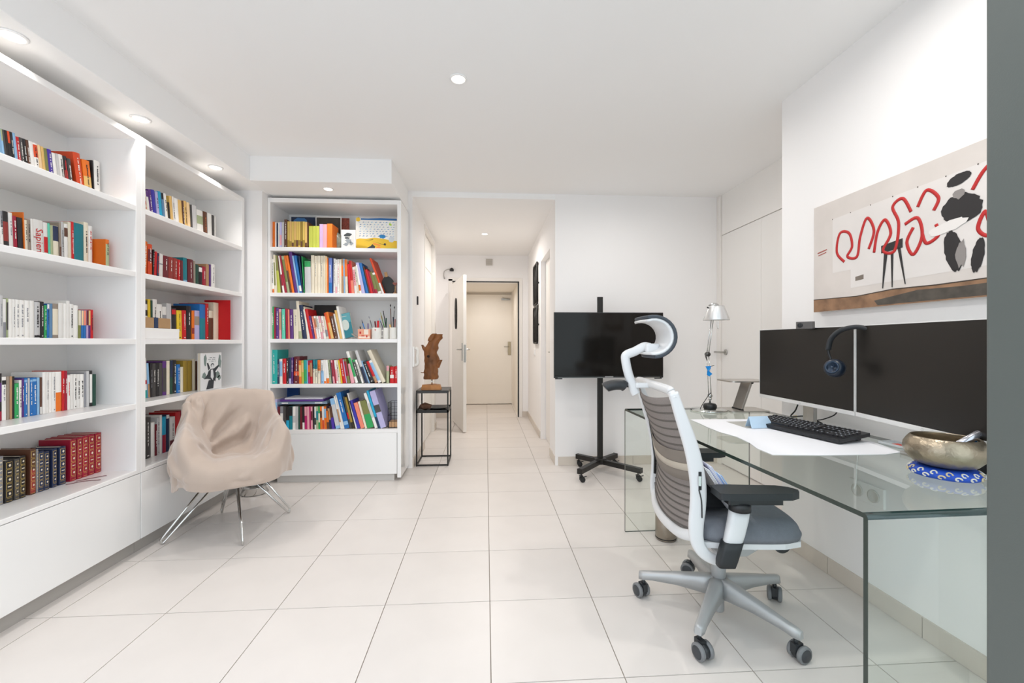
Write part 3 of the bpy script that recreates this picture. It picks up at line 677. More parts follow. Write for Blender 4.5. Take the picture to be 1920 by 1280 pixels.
shelf_books('B5', '''128 204 195 0 lavender/light blue@.3-.9#folder ; 208 240 290 0 maroon#magazine ; 243 280 285 0 grey/white@.3-.7#magazine ; 282 318 288 -3 dark grey#magazine ; 320 358 290 0 black/cyan@.0-.4#magazine ; 360 400 290 0 teal/black@.6-1#magazine ; 403 440 288 0 white/pale grey@.3-.6#magazine ; 442 474 288 0 pale grey#magazine ; 476 498 290 0 dark green#magazine ; 500 528 290 -4 maroon#magazine ;
530 558 290 -4 black/white@0-.3#magazine ; 560 590 290 -6 magenta/pink@.6-1#magazine ; 592 620 290 -6 pink#magazine ; 622 638 290 -6 magenta#magazine ; 640 662 290 -6 pink/maroon@.4-.8#magazine ; 664 684 292 -4 black#magazine ; 686 706 290 -4 white/black@.2-.5#magazine ; 708 734 288 -5 sage/teal@.4-.8#magazine ; 736 758 288 -6 green/cream@.3-.7#magazine ; 760 786 288 -8 orange/brown@.5-.8#magazine ; 788 812 288 -10 white/vermilion@0-.4#magazine ; 814 842 288 -12 orange/light blue@.5-.9#magazine ;
844 876 285 -14 brown/orange@.3-.8#magazine ; 878 908 282 -30 navy/tan@.4-.9#magazine ; 910 946 285 -40 violet/brown@.5-1#magazine ; 960 1016 185 -82 light blue/pale grey@.1-.8#folder ; 1020 1044 155 -90 white/tan@.2-.6#magazine ; 1046 1070 142 -100 white#magazine ; 1074 1136 110 -118 blue/light blue@.1-.2*w#folder ; 1142 1164 160 -95 dark grey/red@.3-.5#magazine ; 1166 1196 170 -100 ochre/black@0-.2#magazine ; 1200 1212 130 -105 black#magazine ; 1214 1232 118 -115 white#magazine ; 1234 1276 210 -108 indigo#folder ; 1280 1330 240 -95 salmon#folder ;
1334 1362 225 -95 cream#folder ; 1366 1452 210 -100 olive/green@.0-.5#folder ; 1462 1500 115 -150 white/pale grey@.3-.7#folder ; 1504 1532 85 -155 cyan/navy@0-.3#folder ; 1536 1610 88 -150 lavender/dark grey@.42-.62#folder''',
            S, 490, 720, 'y', YB - 0.005, BB_TOP[0], 'bottom shelf of the back bookcase', 'magazines and folders on the bottom shelf of the back bookcase', None, dmin=0.17, dmax=0.25, style='flat')

def spine_text(key, body, size, zc, col, vertical=True):
    o, w, h = BOOKREF[key]
    M = Matrix.Translation((w / 2, -0.0012, zc * h)) @ Matrix.Rotation(PI / 2, 4, 'X')
    if vertical: M = M @ Matrix.Rotation(-PI / 2, 4, 'Z')
    text_mesh(body, size, bmat(col), 'title', 0.0002, o, M)
spine_text(('L2', 9), 'Sapiens', 0.042, 0.42, 'red')
# ================================================================== OTHER THINGS ON THE SHELVES
def flatbox(name, label, cat, x0, x1, y0, y1, z0, z1, m, bevel=0.002, group=None):
    cx, cy = (x0 + x1) / 2, (y0 + y1) / 2
    o = MB().box(x0 - cx, x1 - cx, y0 - cy, y1 - cy, 0, z1 - z0).build(name, m, bevel=bevel, loc=(cx, cy, z0))
    return tag(o, label, cat, group)
zs = SH_TOP[2]
y0_, y1_ = on_x(269, 640, -1.885)[1], on_x(333, 640, -1.885)[1]
b = flatbox('storage_box', 'flat white box lying on the third shelf of the far unit, under the kraft box', 'box', -1.975, -1.875, y0_, y1_, zs + 0.001, zs + 0.062, LACQ)
MB().box(-0.0502, 0.0505, -(y1_ - y0_) / 2 - 0.0005, (y1_ - y0_) / 2 + 0.0005, 0.043, 0.0612).build('lid', mat('box_lid', 'f3f2ef', 0.5), b)
y0k, y1k = on_x(269, 640, -1.88)[1] + 0.002, on_x(320, 640, -1.88)[1]
k = flatbox('kraft_box', 'kraft cardboard box with a dark blue ribbon, on the flat white box', 'box', -1.972, -1.88, y0k, y1k, zs + 0.063, zs + 0.122, mat('kraft_card', 'b08d66', 0.8, mottle=0.04, mscale=30))
yy = (y1k - y0k) * -0.08
MB().prism([(-0.0478, yy - 0.012), (0.0472, yy - 0.012), (0.0472, yy + 0.018), (-0.0478, yy + 0.018)], -0.0005, 0.0605).build('ribbon', mat('blue_ribbon', '24395c', 0.5), k)

# landscape-print book lying against the red one: blue cover facing
def panel_yz(name, label, cat, u0, u1, v0, v1, X, t, m, parent=None):
    a = on_x(u0, v1, X); b_ = on_x(u1, v0, X)
    return a, b_
# face-out book with an ink drawing (generic figure), fourth shelf far unit
a = on_x(376.5, 728, -1.88); zt = SH_TOP[1]
y0f, y1f = on_x(376.5, 640, -1.895)[1], on_x(423.5, 640, -1.865)[1]
fh = 0.252
fb = thing('display_book', 'white face-out book with a black ink drawing on its cover', 'book', (-1.895, (y0f + y1f) / 2, zt + 0.001), 0)
hw = (y1f - y0f) / 2
MB().box(-0.022, 0, -hw, hw, 0, fh).build('cover', mat('face_book_white', 'e9eaea', 0.5), fb, bevel=0.001)
MB().box(-0.019, -0.003, -hw - 0.0005, hw - 0.004, 0.003, fh + 0.0005).build('pages', PAGES, fb)
def blobs(parent, name, m, polys, x, S_=1.0):
    """flat printed shapes in the local yz plane at x; polys in 0..1 units of the cover"""
    mb = MB()
    for P in polys:
        vs = [(x, -hw + 2 * hw * p[0], fh * p[1]) for p in P]
        mb.add(vs, [tuple(range(len(vs)))])
    o_ = mb.build(name, m, parent); o_['kind'] = 'stuff'; return o_
INK = mat('ink_dark', '33383c', 0.6); INKG = mat('ink_grey', '8b9196', 0.6); INKG2 = mat('ink_green_grey', '7c8d88', 0.6)
def ell(cx, cy, rx, ry, n=14, rot=0, jit=0.0, seed=0):
    r_ = random.Random(seed)
    return [(cx + math.cos(rot) * rx * math.cos(2 * PI * k / n) * (1 + jit * r_.uniform(-1, 1)) - math.sin(rot) * ry * math.sin(2 * PI * k / n),
             cy + math.sin(rot) * rx * math.cos(2 * PI * k / n) + math.cos(rot) * ry * math.sin(2 * PI * k / n) * (1 + jit * r_.uniform(-1, 1))) for k in range(n)]
blobs(fb, 'cover_wash', INKG2, [ell(.2, .8, .07, .16, jit=.2, seed=1), ell(.9, .75, .07, .2, jit=.25, seed=2), ell(.78, .38, .14, .1, jit=.3, seed=3), ell(.15, .4, .1, .08, jit=.3, seed=4), ell(.88, .3, .08, .07, jit=.3, seed=9)], 0.0004)
blobs(fb, 'cover_figure', INK, [
    [(.35, .52), (.27, .72), (.33, .74), (.43, .58)], [(.62, .57), (.84, .66), (.87, .62), (.68, .48)],
    [(.34, .50), (.45, .56), (.62, .57), (.72, .42), (.68, .2), (.55, .28), (.52, .24), (.42, .28), (.3, .3), (.14, .3), (.3, .42)],
    [(.36, .26), (.50, .26), (.44, .02), (.24, .02)], [(.50, .26), (.62, .26), (.58, .02), (.44, .02)], ell(.54, .66, .08, .055)], 0.0008)
blobs(fb, 'cover_shirt', mat('ink_white', 'e4e6e8', 0.6), [[(.46, .54), (.56, .54), (.60, .34), (.54, .26), (.45, .34)], ell(.54, .645, .055, .04)], 0.0012)
tl = MB()
for q, (zz, wq) in enumerate(((.86, .28), (.81, .40), (.76, .30))):
    n_ = 7
    for i in range(n_):
        if (i + q) % 4 == 3: continue
        ya = .54 - wq / 2 + wq * i / n_
        tl.add([(0.0012, -hw + 2 * hw * ya, fh * zz), (0.0012, -hw + 2 * hw * (ya + wq / n_ * .8), fh * zz), (0.0012, -hw + 2 * hw * (ya + wq / n_ * .8), fh * (zz + .022)), (0.0012, -hw + 2 * hw * ya, fh * (zz + .022))], [(0, 1, 2, 3)])
tl.build('cover_title', INKG, fb)

# red ribbon markers of the leather volumes
for i, (pts, lb_) in enumerate(((((-2.00, 2.20, .4515), (-1.965, 2.25, .4515), (-1.93, 2.285, .452)), 'dark red ribbon bookmark trailing from the volume beside the divider, upper one'),
                                (((-2.00, 2.15, .4515), (-1.96, 2.20, .4515), (-1.90, 2.215, .452)), 'dark red ribbon bookmark trailing across the bottom shelf, lower one'))):
    o = MB().tube(catmull(pts, 4), 0.004, 6, flat=0.15, up=(1, 0, 0)).build('ribbon_bookmark', mat('ribbon_red', '7a1530', 0.5)); tag(o, lb_, 'bookmark', 'ribbon bookmarks')

# --- back bookcase, top shelf pictures
zt = BB_TOP[4]
def standing(name, label, cat, u0, u1, v0, Y, thick, m, z, lean=0.0, pic=None, frame=None, group=None):
    p0 = on_y(u0, 600, Y); p1 = on_y(u1, 600, Y); top = on_y((u0 + u1) / 2, v0, Y)[2]
    W = p1[0] - p0[0]; H = top - z
    t = thing(name, label, cat, ((p0[0] + p1[0]) / 2, Y, z + 0.001), 0, group)
    t.rotation_euler = (-lean, 0, 0)
    MB().box(-W / 2, W / 2, 0, thick, 0, H).build('backing', frame or m, t, bevel=0.0008)
    return t, W, H
def pic_quads(parent, name, m, polys, W, H, y):
    mb = MB()
    for P in polys:
        mb.add([(-W / 2 + W * p[0], y, H * p[1]) for p in P], [tuple(range(len(P)))])
    o_ = mb.build(name, m, parent)
    if len(polys) > 1: o_['kind'] = 'stuff'
    return o_
C_ = lambda n, h_: mat(n, h_, 0.6)
t, W, H = standing('picture_card', 'dark blue picture standing behind the golden magazines', 'picture', 546, 591, 407, 3.74, 0.004, C_('pic_navy', '1b2d4b'), zt)
pic_quads(t, 'picture', C_('pic_blue', '3f78b5'), [ell(.35, .85, .28, .12, jit=.3, seed=5), ell(.6, .7, .2, .1, jit=.3, seed=6)], W, H, -0.0006)
t, W, H = standing('framed_photo', 'dark framed photograph with white edge, behind the pastel brochures', 'picture', 592, 640, 406, 3.70, 0.006, C_('pic_white_edge', 'eceae6'), zt)
pic_quads(t, 'picture', mat('pic_brown', '3b352d', 0.5, mottle=0.3, mscale=20), [[(.03, .03), (.97, .03), (.97, .97), (.03, .97)]], W, H, -0.0006)
t, W, H = standing('picture_card', 'small red brown patterned picture beside the framed photograph', 'picture', 637, 655, 409, 3.72, 0.004, mat('pic_redbrown', '7c3323', 0.6, mottle=0.5, mscale=70), zt)
t, W, H = standing('round_dish', 'grey green marbled round plate on edge, right of the orange brochure', 'plate', 622, 640, 421, 3.64, 0.004, mat('marble_green', '7d8377', 0.35, mottle=0.4, mscale=25), zt)
for c in list(t.children): bpy.data.objects.remove(c)
rr = 0.085
MB().lathe([(0, 0), (rr * .6, 0), (rr, -.012), (rr, -.016), (rr * .6, -.005), (0, -.005)], seg=32, M=Matrix.Translation((-.035, 0.0, rr)) @ Matrix.Rotation(PI / 2, 4, 'X')).build('plate', MATS['marble_green'], t)
t, W, H = standing('small_photo', 'small black and white portrait photo in a white frame on the top shelf', 'picture', 640, 666.5, 431, 3.515, 0.008, C_('photo_frame_white', 'f2f1ee'), zt)
pic_quads(t, 'picture', C_('photo_grey', 'd4d2cf'), [[(.1, .07), (.9, .07), (.9, .93), (.1, .93)]], W, H, -0.0006)
pic_quads(t, 'picture_tone', INK, [ell(.47, .72, .26, .11, jit=.25, seed=11), ell(.4, .55, .2, .05, jit=.3, seed=12)], W, H, -0.0012)
pic_quads(t, 'picture_midtone', INKG, [ell(.5, .4, .22, .12, jit=.3, seed=13), ell(.35, .2, .2, .08, jit=.4, seed=14), ell(.7, .25, .12, .1, jit=.3, seed=15)], W, H, -0.0009)
# child's painting of sea and beach
t, W, H = standing('childs_painting', 'child painting of blue waves over a yellow beach, standing at right on top shelf', 'painting', 667, 745, 409, 3.60, 0.005, C_('paint_paper', 'f1efe9'), zt)
YL = C_('paint_yellow', 'e8bf36'); BL = C_('paint_blue', '2f86c4'); BL2 = C_('paint_light_blue', '7fb9dd'); DB = C_('paint_deep_blue', '1c5f9c')
pic_quads(t, 'sand', YL, [[(.01, .01), (.99, .01), (.99, .30), (.8, .33), (.7, .36), (.45, .40), (.25, .36), (.1, .37), (.01, .34)], ell(.06, .95, .05, .07, jit=.2, seed=3)], W, H, -0.0006)
pic_quads(t, 'sky_stripe', DB, [[(.12, .94), (.99, .93), (.99, .99), (.6, 1.0), (.3, .985), (.12, .985)]], W, H, -0.0006)
r_ = random.Random(3); w1, w2, w3 = [], [], []
for row in range(7):
    zz = .86 - row * .07
    x = .05 + r_.uniform(0, .05)
    while x < .93:
        L = r_.uniform(.03, .075)
        (w1, w2, w3)[r_.randrange(3)].append([(x, zz), (x + L * .5, zz + .022), (x + L, zz + .003), (x + L * .6, zz + .006), (x + L * .3, zz - .006)])
        x += L + r_.uniform(.015, .05)
w1.append(ell(.64, .44, .09, .06, jit=.2, seed=8))
pic_quads(t, 'waves', BL, w1, W, H, -0.0009); pic_quads(t, 'light_waves', BL2, w2, W, H, -0.0009); pic_quads(t, 'deep_waves', DB, w3, W, H, -0.0009)
pic_quads(t, 'parasol', INK, [[(.2, .28), (.42, .36), (.415, .345)], [(.25, .24), (.43, .36), (.425, .35)], [(.38, .3), (.72, .17), (.72, .155)], [(.22, .05), (.36, .14), (.40, .2), (.47, .12), (.44, .02), (.3, .02)], ell(.7, .2, .03, .03)], W, H, -0.0012)
pic_quads(t, 'towel', C_('paint_orange', 'ef9040'), [[(.4, .25), (.6, .18), (.58, .14), (.44, .18)], ell(.54, .07, .07, .06, jit=.2, seed=4)], W, H, -0.0010)
pic_quads(t, 'palms', C_('paint_lime', 'a8cf2d'), [[(.8, .8), (.82, .88), (.84, .82), (.88, .8), (.84, .77)], [(.7, .02), (.72, .08), (.95, .09), (.98, .02)]], W, H, -0.0012)
pic_quads(t, 'jellyfish', C_('paint_pale', 'cfd6dc'), [ell(.86, .35, .07, .1, jit=.15, seed=7)], W, H, -0.0011)

# --- second shelf: wooden bat, black bat, little heart figurine
zt = BB_TOP[3]
p = on_y(728, 549, 3.60)
t = thing('table_tennis_bat', 'dark oval bat leaning at the right end of the second shelf', 'bat', (p[0] + .016, 3.60, zt + .001), 0)
t.rotation_euler = (0, -0.2, 0)
MB().prism(ell(0, .078, .052, .078, 28), -.006, .006, M=Matrix.Rotation(PI / 2, 4, 'X')).build('blade', mat('bat_black', '1c1f1d', 0.5), t, bevel=0.001)
MB().rbox(-.012, .012, -.008, .008, .15, .19, .005, 3).build('grip', mat('wood_tan', 'b08a5a', 0.6), t)
p = on_y(741, 549, 3.57)
t = thing('heart_figurine', 'small brown wooden heart on a stick in the corner of the second shelf', 'ornament', (p[0], 3.57, zt + .001), 0)
MB().box(-.013, .013, -.013, .013, 0, .012).build('base', mat('wood_tan', 'b08a5a', 0.6), t, bevel=0.001)
MB().tube([(0, 0, .01), (0, 0, .07)], .0035, 8).build('stick', mat('wood_tan', 'b08a5a', 0.6), t)
hp = [(0.021 * (math.sin(a) ** 3), 0.0165 * (math.cos(a) * .81 - .31 * math.cos(2 * a) - .12 * math.cos(3 * a) - .06 * math.cos(4 * a))) for a in [2 * PI * k / 28 for k in range(28)]]
MB().prism([(q[0], q[1] + .086) for q in hp], -.006, .006, M=Matrix.Rotation(PI / 2, 4, 'X')).build('heart', mat('heart_brown', '7a3f30', 0.45), t, bevel=0.001)

# --- third shelf: black box, teal book, disc, pots with pens
zt = BB_TOP[2]
a, b_ = on_y(583, 600, 3.72), on_y(626, 600, 3.72); tp = on_y(600, 571, 3.72)
tag(MB().box(a[0] + .01, b_[0], 3.765, 3.82, zt + .001, tp[2]).build('box_file', mat('box_black', '2b2a29', 0.6), bevel=0.002), 'flat black box standing behind the leaning books on the third shelf', 'box')
a, b_ = on_y(640, 635, 3.56), on_y(664, 635, 3.56)
t = thing('display_book', 'teal face-out book with a pale oval, leaning left on the third shelf', 'book', (a[0] + .005, 3.555, zt + .0012), 0)
t.rotation_euler = (-0.10, -0.20, 0.0)
W, H = .098, .205
MB().box(0, W, 0, .018, 0, H).build('cover', mat('teal_cover', '2c7f8e', 0.45), t, bevel=0.001)
MB().box(.003, W + .0004, .003, .015, .003, H - .003).build('pages', PAGES, t)
def fq(parent, name, m, polys, W, H, y):
    mb = MB()
    for P in polys: mb.add([(W * p_[0], y, H * p_[1]) for p_ in P], [tuple(range(len(P)))])
    return mb.build(name, m, parent)
fq(t, 'cover_sky', C_('teal_light', '63a9b3'), [[(.01, .62), (.99, .62), (.99, .99), (.01, .99)]], W, H, -.0004)
fq(t, 'cover_oval', C_('oval_pale', 'd5dcd4'), [ell(.5, .52, .3, .22, 24)], W, H, -.0008)
fq(t, 'cover_line', C_('oval_pale', 'd5dcd4'), [[(.12, .86), (.7, .86), (.7, .88), (.12, .88)]], W, H, -.0008)
p = on_y(664, 632, 3.52)
t = thing('pebble_disc', 'flat grey disc leaning at the foot of the teal book', 'disc', (p[0], 3.525, zt + .003), 0)
t.rotation_euler = (0, 0.62, 0)
MB().lathe([(0, 0), (.026, .001), (.031, .005), (.026, .009), (0, .010)], c=(0, 0, .0), seg=28, M=Matrix.Rotation(0.0, 4, 'X')).build('disc', mat('disc_grey', '9a958d', 0.5), t)
t.location.z = zt + .022
def pot(name, label, u0, u1, vt, Y, m, square=False, group='pen pots on the third shelf'):
    a, b_ = on_y(u0, 600, Y), on_y(u1, 600, Y); tp = on_y((u0 + u1) / 2, vt, Y)[2]
    r = (b_[0] - a[0]) / 2; h = tp - zt
    t = thing(name, label, 'pot', ((a[0] + b_[0]) / 2, Y, zt + .001), 0, group)
    if square: 
        MB().box(-r, r, -.03, .03, 0, .003).box(-r, -r + .003, -.03, .03, .003, h).box(r - .003, r, -.03, .03, .003, h).box(-r + .003, r - .003, -.03, -.027, .003, h).box(-r + .003, r - .003, .027, .03, .003, h).build('body', m, t)
    else:
        MB().lathe([(0, 0), (r * .96, 0), (r, .004), (r, h - .001), (r * .97, h), (r * .93, h - .001), (r * .93, .004), (0, .004)], seg=28).build('body', m, t)
    return t, r, h, Vector(((a[0] + b_[0]) / 2, Y, zt))
PW = mat('pot_white', 'e2e0da', 0.35)
t, r, h, pc1 = pot('card_pot', 'salmon patterned square pot with red hearts and a flap, leftmost of the pots', 673, 696, 617, 3.56, mat('pot_salmon', 'e8a488', 0.6), True)
fq(t, 'pattern', C_('pot_pattern_white', 'f0e2d2'), [[(-.9, .1), (.9, .1), (.9, .25), (-.9, .25)], [(.0, .45), (.7, .45), (.7, .95), (.0, .95)]], r, h, -.0305)
fq(t, 'hearts', C_('pot_red', 'c42a25'), [ell(-.6, .62, .14, .13), ell(.45, .25, .12, .12), ell(-.2, .3, .3, .05)], r, h, -.031)
t, r, h, pc2 = pot('mug', 'white mug with a red heart holding a red brush, between the other pots', 697, 715, 614.5, 3.55, PW)
MB().prism([(q[0] * .32, q[1] * .32 + h * .8) for q in hp], 0, .001, M=Matrix.Translation((0, -r - .001, -.0)) @ Matrix.Rotation(PI / 2, 4, 'X')).build('heart_print', C_('pot_red', 'c42a25'), t)
hp2 = catmull([(r * .95, .0, h * .75), (r * 1.5, .01, h * .7), (r * 1.5, .01, h * .3), (r * .95, 0, h * .25)], 5)
MB().tube(hp2, .003, 8).build('handle', PW, t)
t, r, h, pc3 = pot('pencil_pot', 'white crackled pot crowded with green and black pencils, left of the last pot', 718.5, 730, 614.5, 3.565, PW)
t, r, h, pc4 = pot('pencil_pot', 'white pot with two long paint brushes, rightmost on the third shelf', 730.5, 744, 614, 3.55, PW)
def stick(name, label, cat, base, u1, v1, Y1, r, col, tipcol=None, tiplen=.03, group='pens and brushes in the pots'):
    p1 = on_y(u1, v1, Y1); b0 = Vector(base)
    t = thing(name, label, cat, tuple(b0), 0, group)
    d_ = p1 - b0; L = d_.length; n_ = d_.normalized()
    e0 = n_ * (L - (tiplen if tipcol else 0))
    MB().tube([(0, 0, 0), tuple(e0)], r, 8).build('shaft', C_('stick_' + col, PAL.get(col, 'c0c0c0')), t)
    if tipcol:
        if name == 'paint_brush':
            MB().tube([tuple(e0), tuple(e0 + n_ * .018)], r * 1.05, 8).build('ferrule', CHROME, t)
            e0 = e0 + n_ * .018
            MB().tube([tuple(e0), tuple(e0 + n_ * .010), tuple(e0 + n_ * .02)], [r * 1.0, r * 1.7, r * .4], 8).build('bristles', C_('stick_' + tipcol, PAL[tipcol]), t)
        else:
            MB().tube([tuple(e0), tuple(e0 + n_ * tiplen)], [r, r * .3], 8).build('tip', C_('stick_' + tipcol, PAL[tipcol]), t)
    return t
zb = zt + .006
stick('pen', 'blue marker pen sticking out left above the salmon pot', 'pen', (pc1[0] + .02, 3.56, zb), 678, 599, 3.54, .004, 'blue', 'navy')
stick('pen', 'purple pen standing in the salmon pot', 'pen', (pc1[0] + .024, 3.565, zb), 690, 606, 3.56, .004, 'purple')
stick('pen', 'black cable end drooping over the salmon pot', 'pen', (pc1[0] - .01, 3.555, zb), 675, 612, 3.54, .005, 'black')
stick('paint_brush', 'short black paint brush in the white mug', 'paint brush', (pc2[0] - .008, 3.545, zb), 692, 594, 3.54, .0025, 'black', 'grey')
stick('marker', 'thick red marker in the white mug', 'marker', (pc2[0] + .010, 3.55, zb), 709, 601, 3.55, .009, 'red')
stick('pen', 'dark round-headed tool in the white mug', 'pen', (pc2[0] + .004, 3.555, zb), 703, 602, 3.56, .006, 'maroon')
stick('pen', 'thin dark blue pen leaning between mug and pencil pot', 'pen', (pc3[0] + .005, 3.56, zb), 711, 596, 3.55, .003, 'navy', 'light blue')
stick('pencil', 'green pencil leaning left in the crackled pot', 'pencil', (pc3[0] + .010, 3.57, zb), 713, 585, 3.57, .003, 'green', 'lime')
stick('pencil', 'olive brown pencil beside the green one', 'pencil', (pc3[0] + .004, 3.575, zb), 715, 592, 3.57, .004, 'ochre')
stick('pencil', 'long black pencil in the crackled pot', 'pencil', (pc3[0] + .012, 3.562, zb), 718.5, 582.5, 3.56, .0032, 'black')
stick('pencil', 'dark green pencil in the crackled pot', 'pencil', (pc3[0] - .004, 3.57, zb), 724, 596, 3.56, .005, 'dark green')
stick('paint_brush', 'tallest paint brush, black bristles, in the rightmost pot', 'paint brush', (pc4[0] - .012, 3.55, zb), 731.7, 566, 3.55, .0032, 'brown', 'black', .055)
stick('paint_brush', 'second long paint brush tilting right in the rightmost pot', 'paint brush', (pc4[0] - .004, 3.555, zb), 739.8, 571, 3.55, .0026, 'dark grey', 'black', .05)
stick('pen', 'dark blue pen in the rightmost pot', 'pen', (pc4[0] + .002, 3.56, zb), 737, 594, 3.56, .0035, 'navy')
stick('pen', 'red pencil at the right of the rightmost pot', 'pen', (pc4[0] + .009, 3.55, zb), 741, 598, 3.55, .0035, 'brick')
stick('pen', 'short yellow marker in the rightmost pot', 'pen', (pc4[0] - .008, 3.54, zb), 731, 608, 3.535, .006, 'amber')

# --- bottom shelf: flat folders on the magazines, blue box, wire basket with blocks
zt = BB_TOP[0]
xa, xb = on_y(519.5, 640, 3.53)[0], on_y(613, 640, 3.53)[0]
z1 = on_y(560, 720 + 268 / S, 3.53)[2]
fl = flatbox('flat_folder', 'grey blue flat folder lying on top of the upright magazines', 'folder', xa, xb, 3.53, 3.76, z1 + .006, z1 + .026, mat('folder_greyblue', '75879b', 0.5), 0.002, 'flat folders above the magazines')
MB().box(-.16, -.11, -.1155, -.115, .006, .014).box(.10, .16, -.1155, -.115, .006, .014).build('label_strip', C_('pic_white_edge', 'eceae6'), fl)
flatbox('flat_folder', 'purple flat folder on top of the grey blue one', 'folder', xa + .02, xb - .03, 3.535, 3.75, z1 + .027, z1 + .042, mat('folder_purple', '5a3488', 0.5), 0.002, 'flat folders above the magazines')
flatbox('loose_papers', 'loose white papers on top of the purple folder', 'paper', xa + .05, xb - .04, 3.55, 3.74, z1 + .043, z1 + .055, mat('loose_papers', 'dcdce0', 0.8), 0.001, 'flat folders above the magazines')
a, b_ = on_y(511, 640, 3.55), on_y(535, 640, 3.55); tpz = on_y(520, 734, 3.55)[2]
flatbox('game_box', 'dark blue box standing behind the lavender folder at the left end', 'box', a[0] + .004, b_[0], 3.79, 3.82, zt + .001, tpz + .02, mat('box_blue', '1d4f96', 0.5))
xa, xb = on_y(727, 640, 3.53)[0], -.724
tz = on_y(735, 720 + 235 / S, 3.53)[2]
t = thing('wire_basket', 'small black wire basket at the right end of the bottom shelf', 'basket', ((xa + xb) / 2, 3.60, zt + .001), 0)
bw = (xb - xa) / 2; bh = tz - zt - .004; bd = .065
wm = MB()
for zz in [0.002, bh * .25, bh * .5, bh * .75, bh]:
    wm.tube([(-bw, -bd, zz), (bw, -bd, zz), (bw, bd, zz), (-bw, bd, zz), (-bw, -bd, zz)], .0013, 5)
for k_ in range(4):
    x = -bw + 2 * bw * k_ / 3
    wm.tube([(x, -bd, 0), (x, -bd, bh)], .0013, 5); wm.tube([(x, bd, 0), (x, bd, bh)], .0013, 5)
for k_ in range(1, 5):
    y = -bd + 2 * bd * k_ / 5
    wm.tube([(-bw, y, 0), (-bw, y, bh)], .0013, 5); wm.tube([(bw, y, 0), (bw, y, bh)], .0013, 5); wm.tube([(-bw, y, .002), (bw, y, .002)], .0013, 5)
wm.build('wire_mesh', DARKMETAL, t)
tag(MB().box(-bw + .006, bw - .006, -.045, .045, .0, .045).build('wood_block', mat('wood_pale', 'cfa277', 0.6, mottle=0.06, mscale=20), loc=((xa + xb) / 2, 3.60, zt + .006), bevel=0.001), 'pale wooden block lying in the wire basket', 'block')

# ================================================================== WALL THINGS
def wall_switch(name, label, cat, x, y, z, nx):
    t = thing(name, label, cat, (x, y, z)); return t
t = thing('intercom', 'white intercom handset on the hallway wall beside the bookcase', 'intercom', (-0.66, 3.90, 1.00))
MB().rbox(0, .018, -.045, .045, -.09, .09, .006, 3).build('wall_plate', LACQ, t, bevel=0.002)
MB().tube(catmull([(.02, -.02, .08), (.045, -.02, .06), (.042, -.02, 0), (.045, -.02, -.06), (.02, -.02, -.08)], 4), .014, 10).build('handset', mat('handset_white', 'e4e2dd', 0.35), t)
t = thing('door_viewer', 'small black sensor on the hallway wall above the intercom', 'sensor', (-0.66, 4.12, 1.53))
MB().rbox(0, .012, -.018, .018, -.04, .04, .004, 3).build('body', BLACKPL, t, bevel=0.002)
t = thing('door_bell', 'black bell on a bent grey bracket above the open hallway door', 'bell', (-0.52, 6.418, 2.13))
MB().tube(catmull([(-.10, -.004, -.05), (-.11, -.02, .0), (-.10, -.03, .06), (-.05, -.03, .09), (0, -.03, .09)], 5), .007, 8).build('bracket', STEEL, t)
MB().lathe([(0, .03), (.022, .02), (.032, 0), (.03, -.02), (0, -.024)], c=(.01, -.034, .085), seg=20).build('bell', BLACKPL, t)
t = thing('chime_box', 'small square grey vent box high on the wall above the entrance', 'vent', (0.05, 6.418, 2.38 - .04))
MB().box(-.05, .05, -.02, 0, -.05, .05).build('body', mat('vent_grey', 'c6c1ba', 0.6), t, bevel=0.004)
for i in range(4): MB().box(-.04, .04, -.022, -.02, -.035 + i * .02, -.028 + i * .02).build('slat', mat('vent_dark', 'a7a29a', 0.6), t)
t = thing('door_ornament', 'dark elongated wrought ornament on the open hallway door', 'ornament', (0, 0, 0))
t.matrix_world = Matrix.Translation((hx, hy, 0)) @ Matrix.Rotation(ang, 4, 'Z') @ Matrix.Translation((LW * .45, -.021, 1.52))
MB().tube([(.05 * math.cos(a_), -.006, .20 * math.sin(a_)) for a_ in [2 * PI * k_ / 24 for k_ in range(25)]], .012, 6).build('ring', DARKMETAL, t)
MB().tube([(0, -.006, -.18), (0, -.006, .18)], .008, 6).tube([(-.045, -.006, 0), (.045, -.006, 0)], .006, 6).build('cross_bar', DARKMETAL, t)
# black metal frames on right hallway wall
for (za, zb_, lb_) in ((1.60, 2.10, 'upper black metal frame on the right hallway wall'), (1.12, 1.57, 'lower black metal frame on the right hallway wall')):
    t = thing('wall_rack', lb_, 'wall frame', (0.64, 5.28, za), group='black metal frames on the hallway wall')
    hz_ = zb_ - za
    MB().tube([(-.02, -.20, .03), (-.02, -.20, hz_ - .03), (-.02, -.17, hz_), (-.02, .17, hz_), (-.02, .20, hz_ - .03), (-.02, .20, .03), (-.02, .17, 0), (-.02, -.17, 0), (-.02, -.20, .03)], .012, 6).build('outer_frame', DARKMETAL, t)
    for q in (-.1, 0, .1): MB().tube([(-.02, q, 0), (-.02, q, hz_)], .006, 6).build('bar', DARKMETAL, t)
    MB().box(-.02, 0, -.20, -.18, hz_ / 2 - .01, hz_ / 2 + .01).box(-.02, 0, .18, .20, hz_ / 2 - .01, hz_ / 2 + .01).build('wall_bracket', DARKMETAL, t)
t = thing('light_switch', 'white switch plate on the right hallway wall below the frames', 'switch', (0.64, 5.55, 1.0))
MB().box(-.01, 0, -.08, .08, -.04, .04).build('plate', LACQ, t, bevel=0.002)
MB().box(-.014, -.01, -.06, -.005, -.025, .025).box(-.014, -.01, .005, .06, -.025, .025).build('rocker', LACQ, t, bevel=0.001)
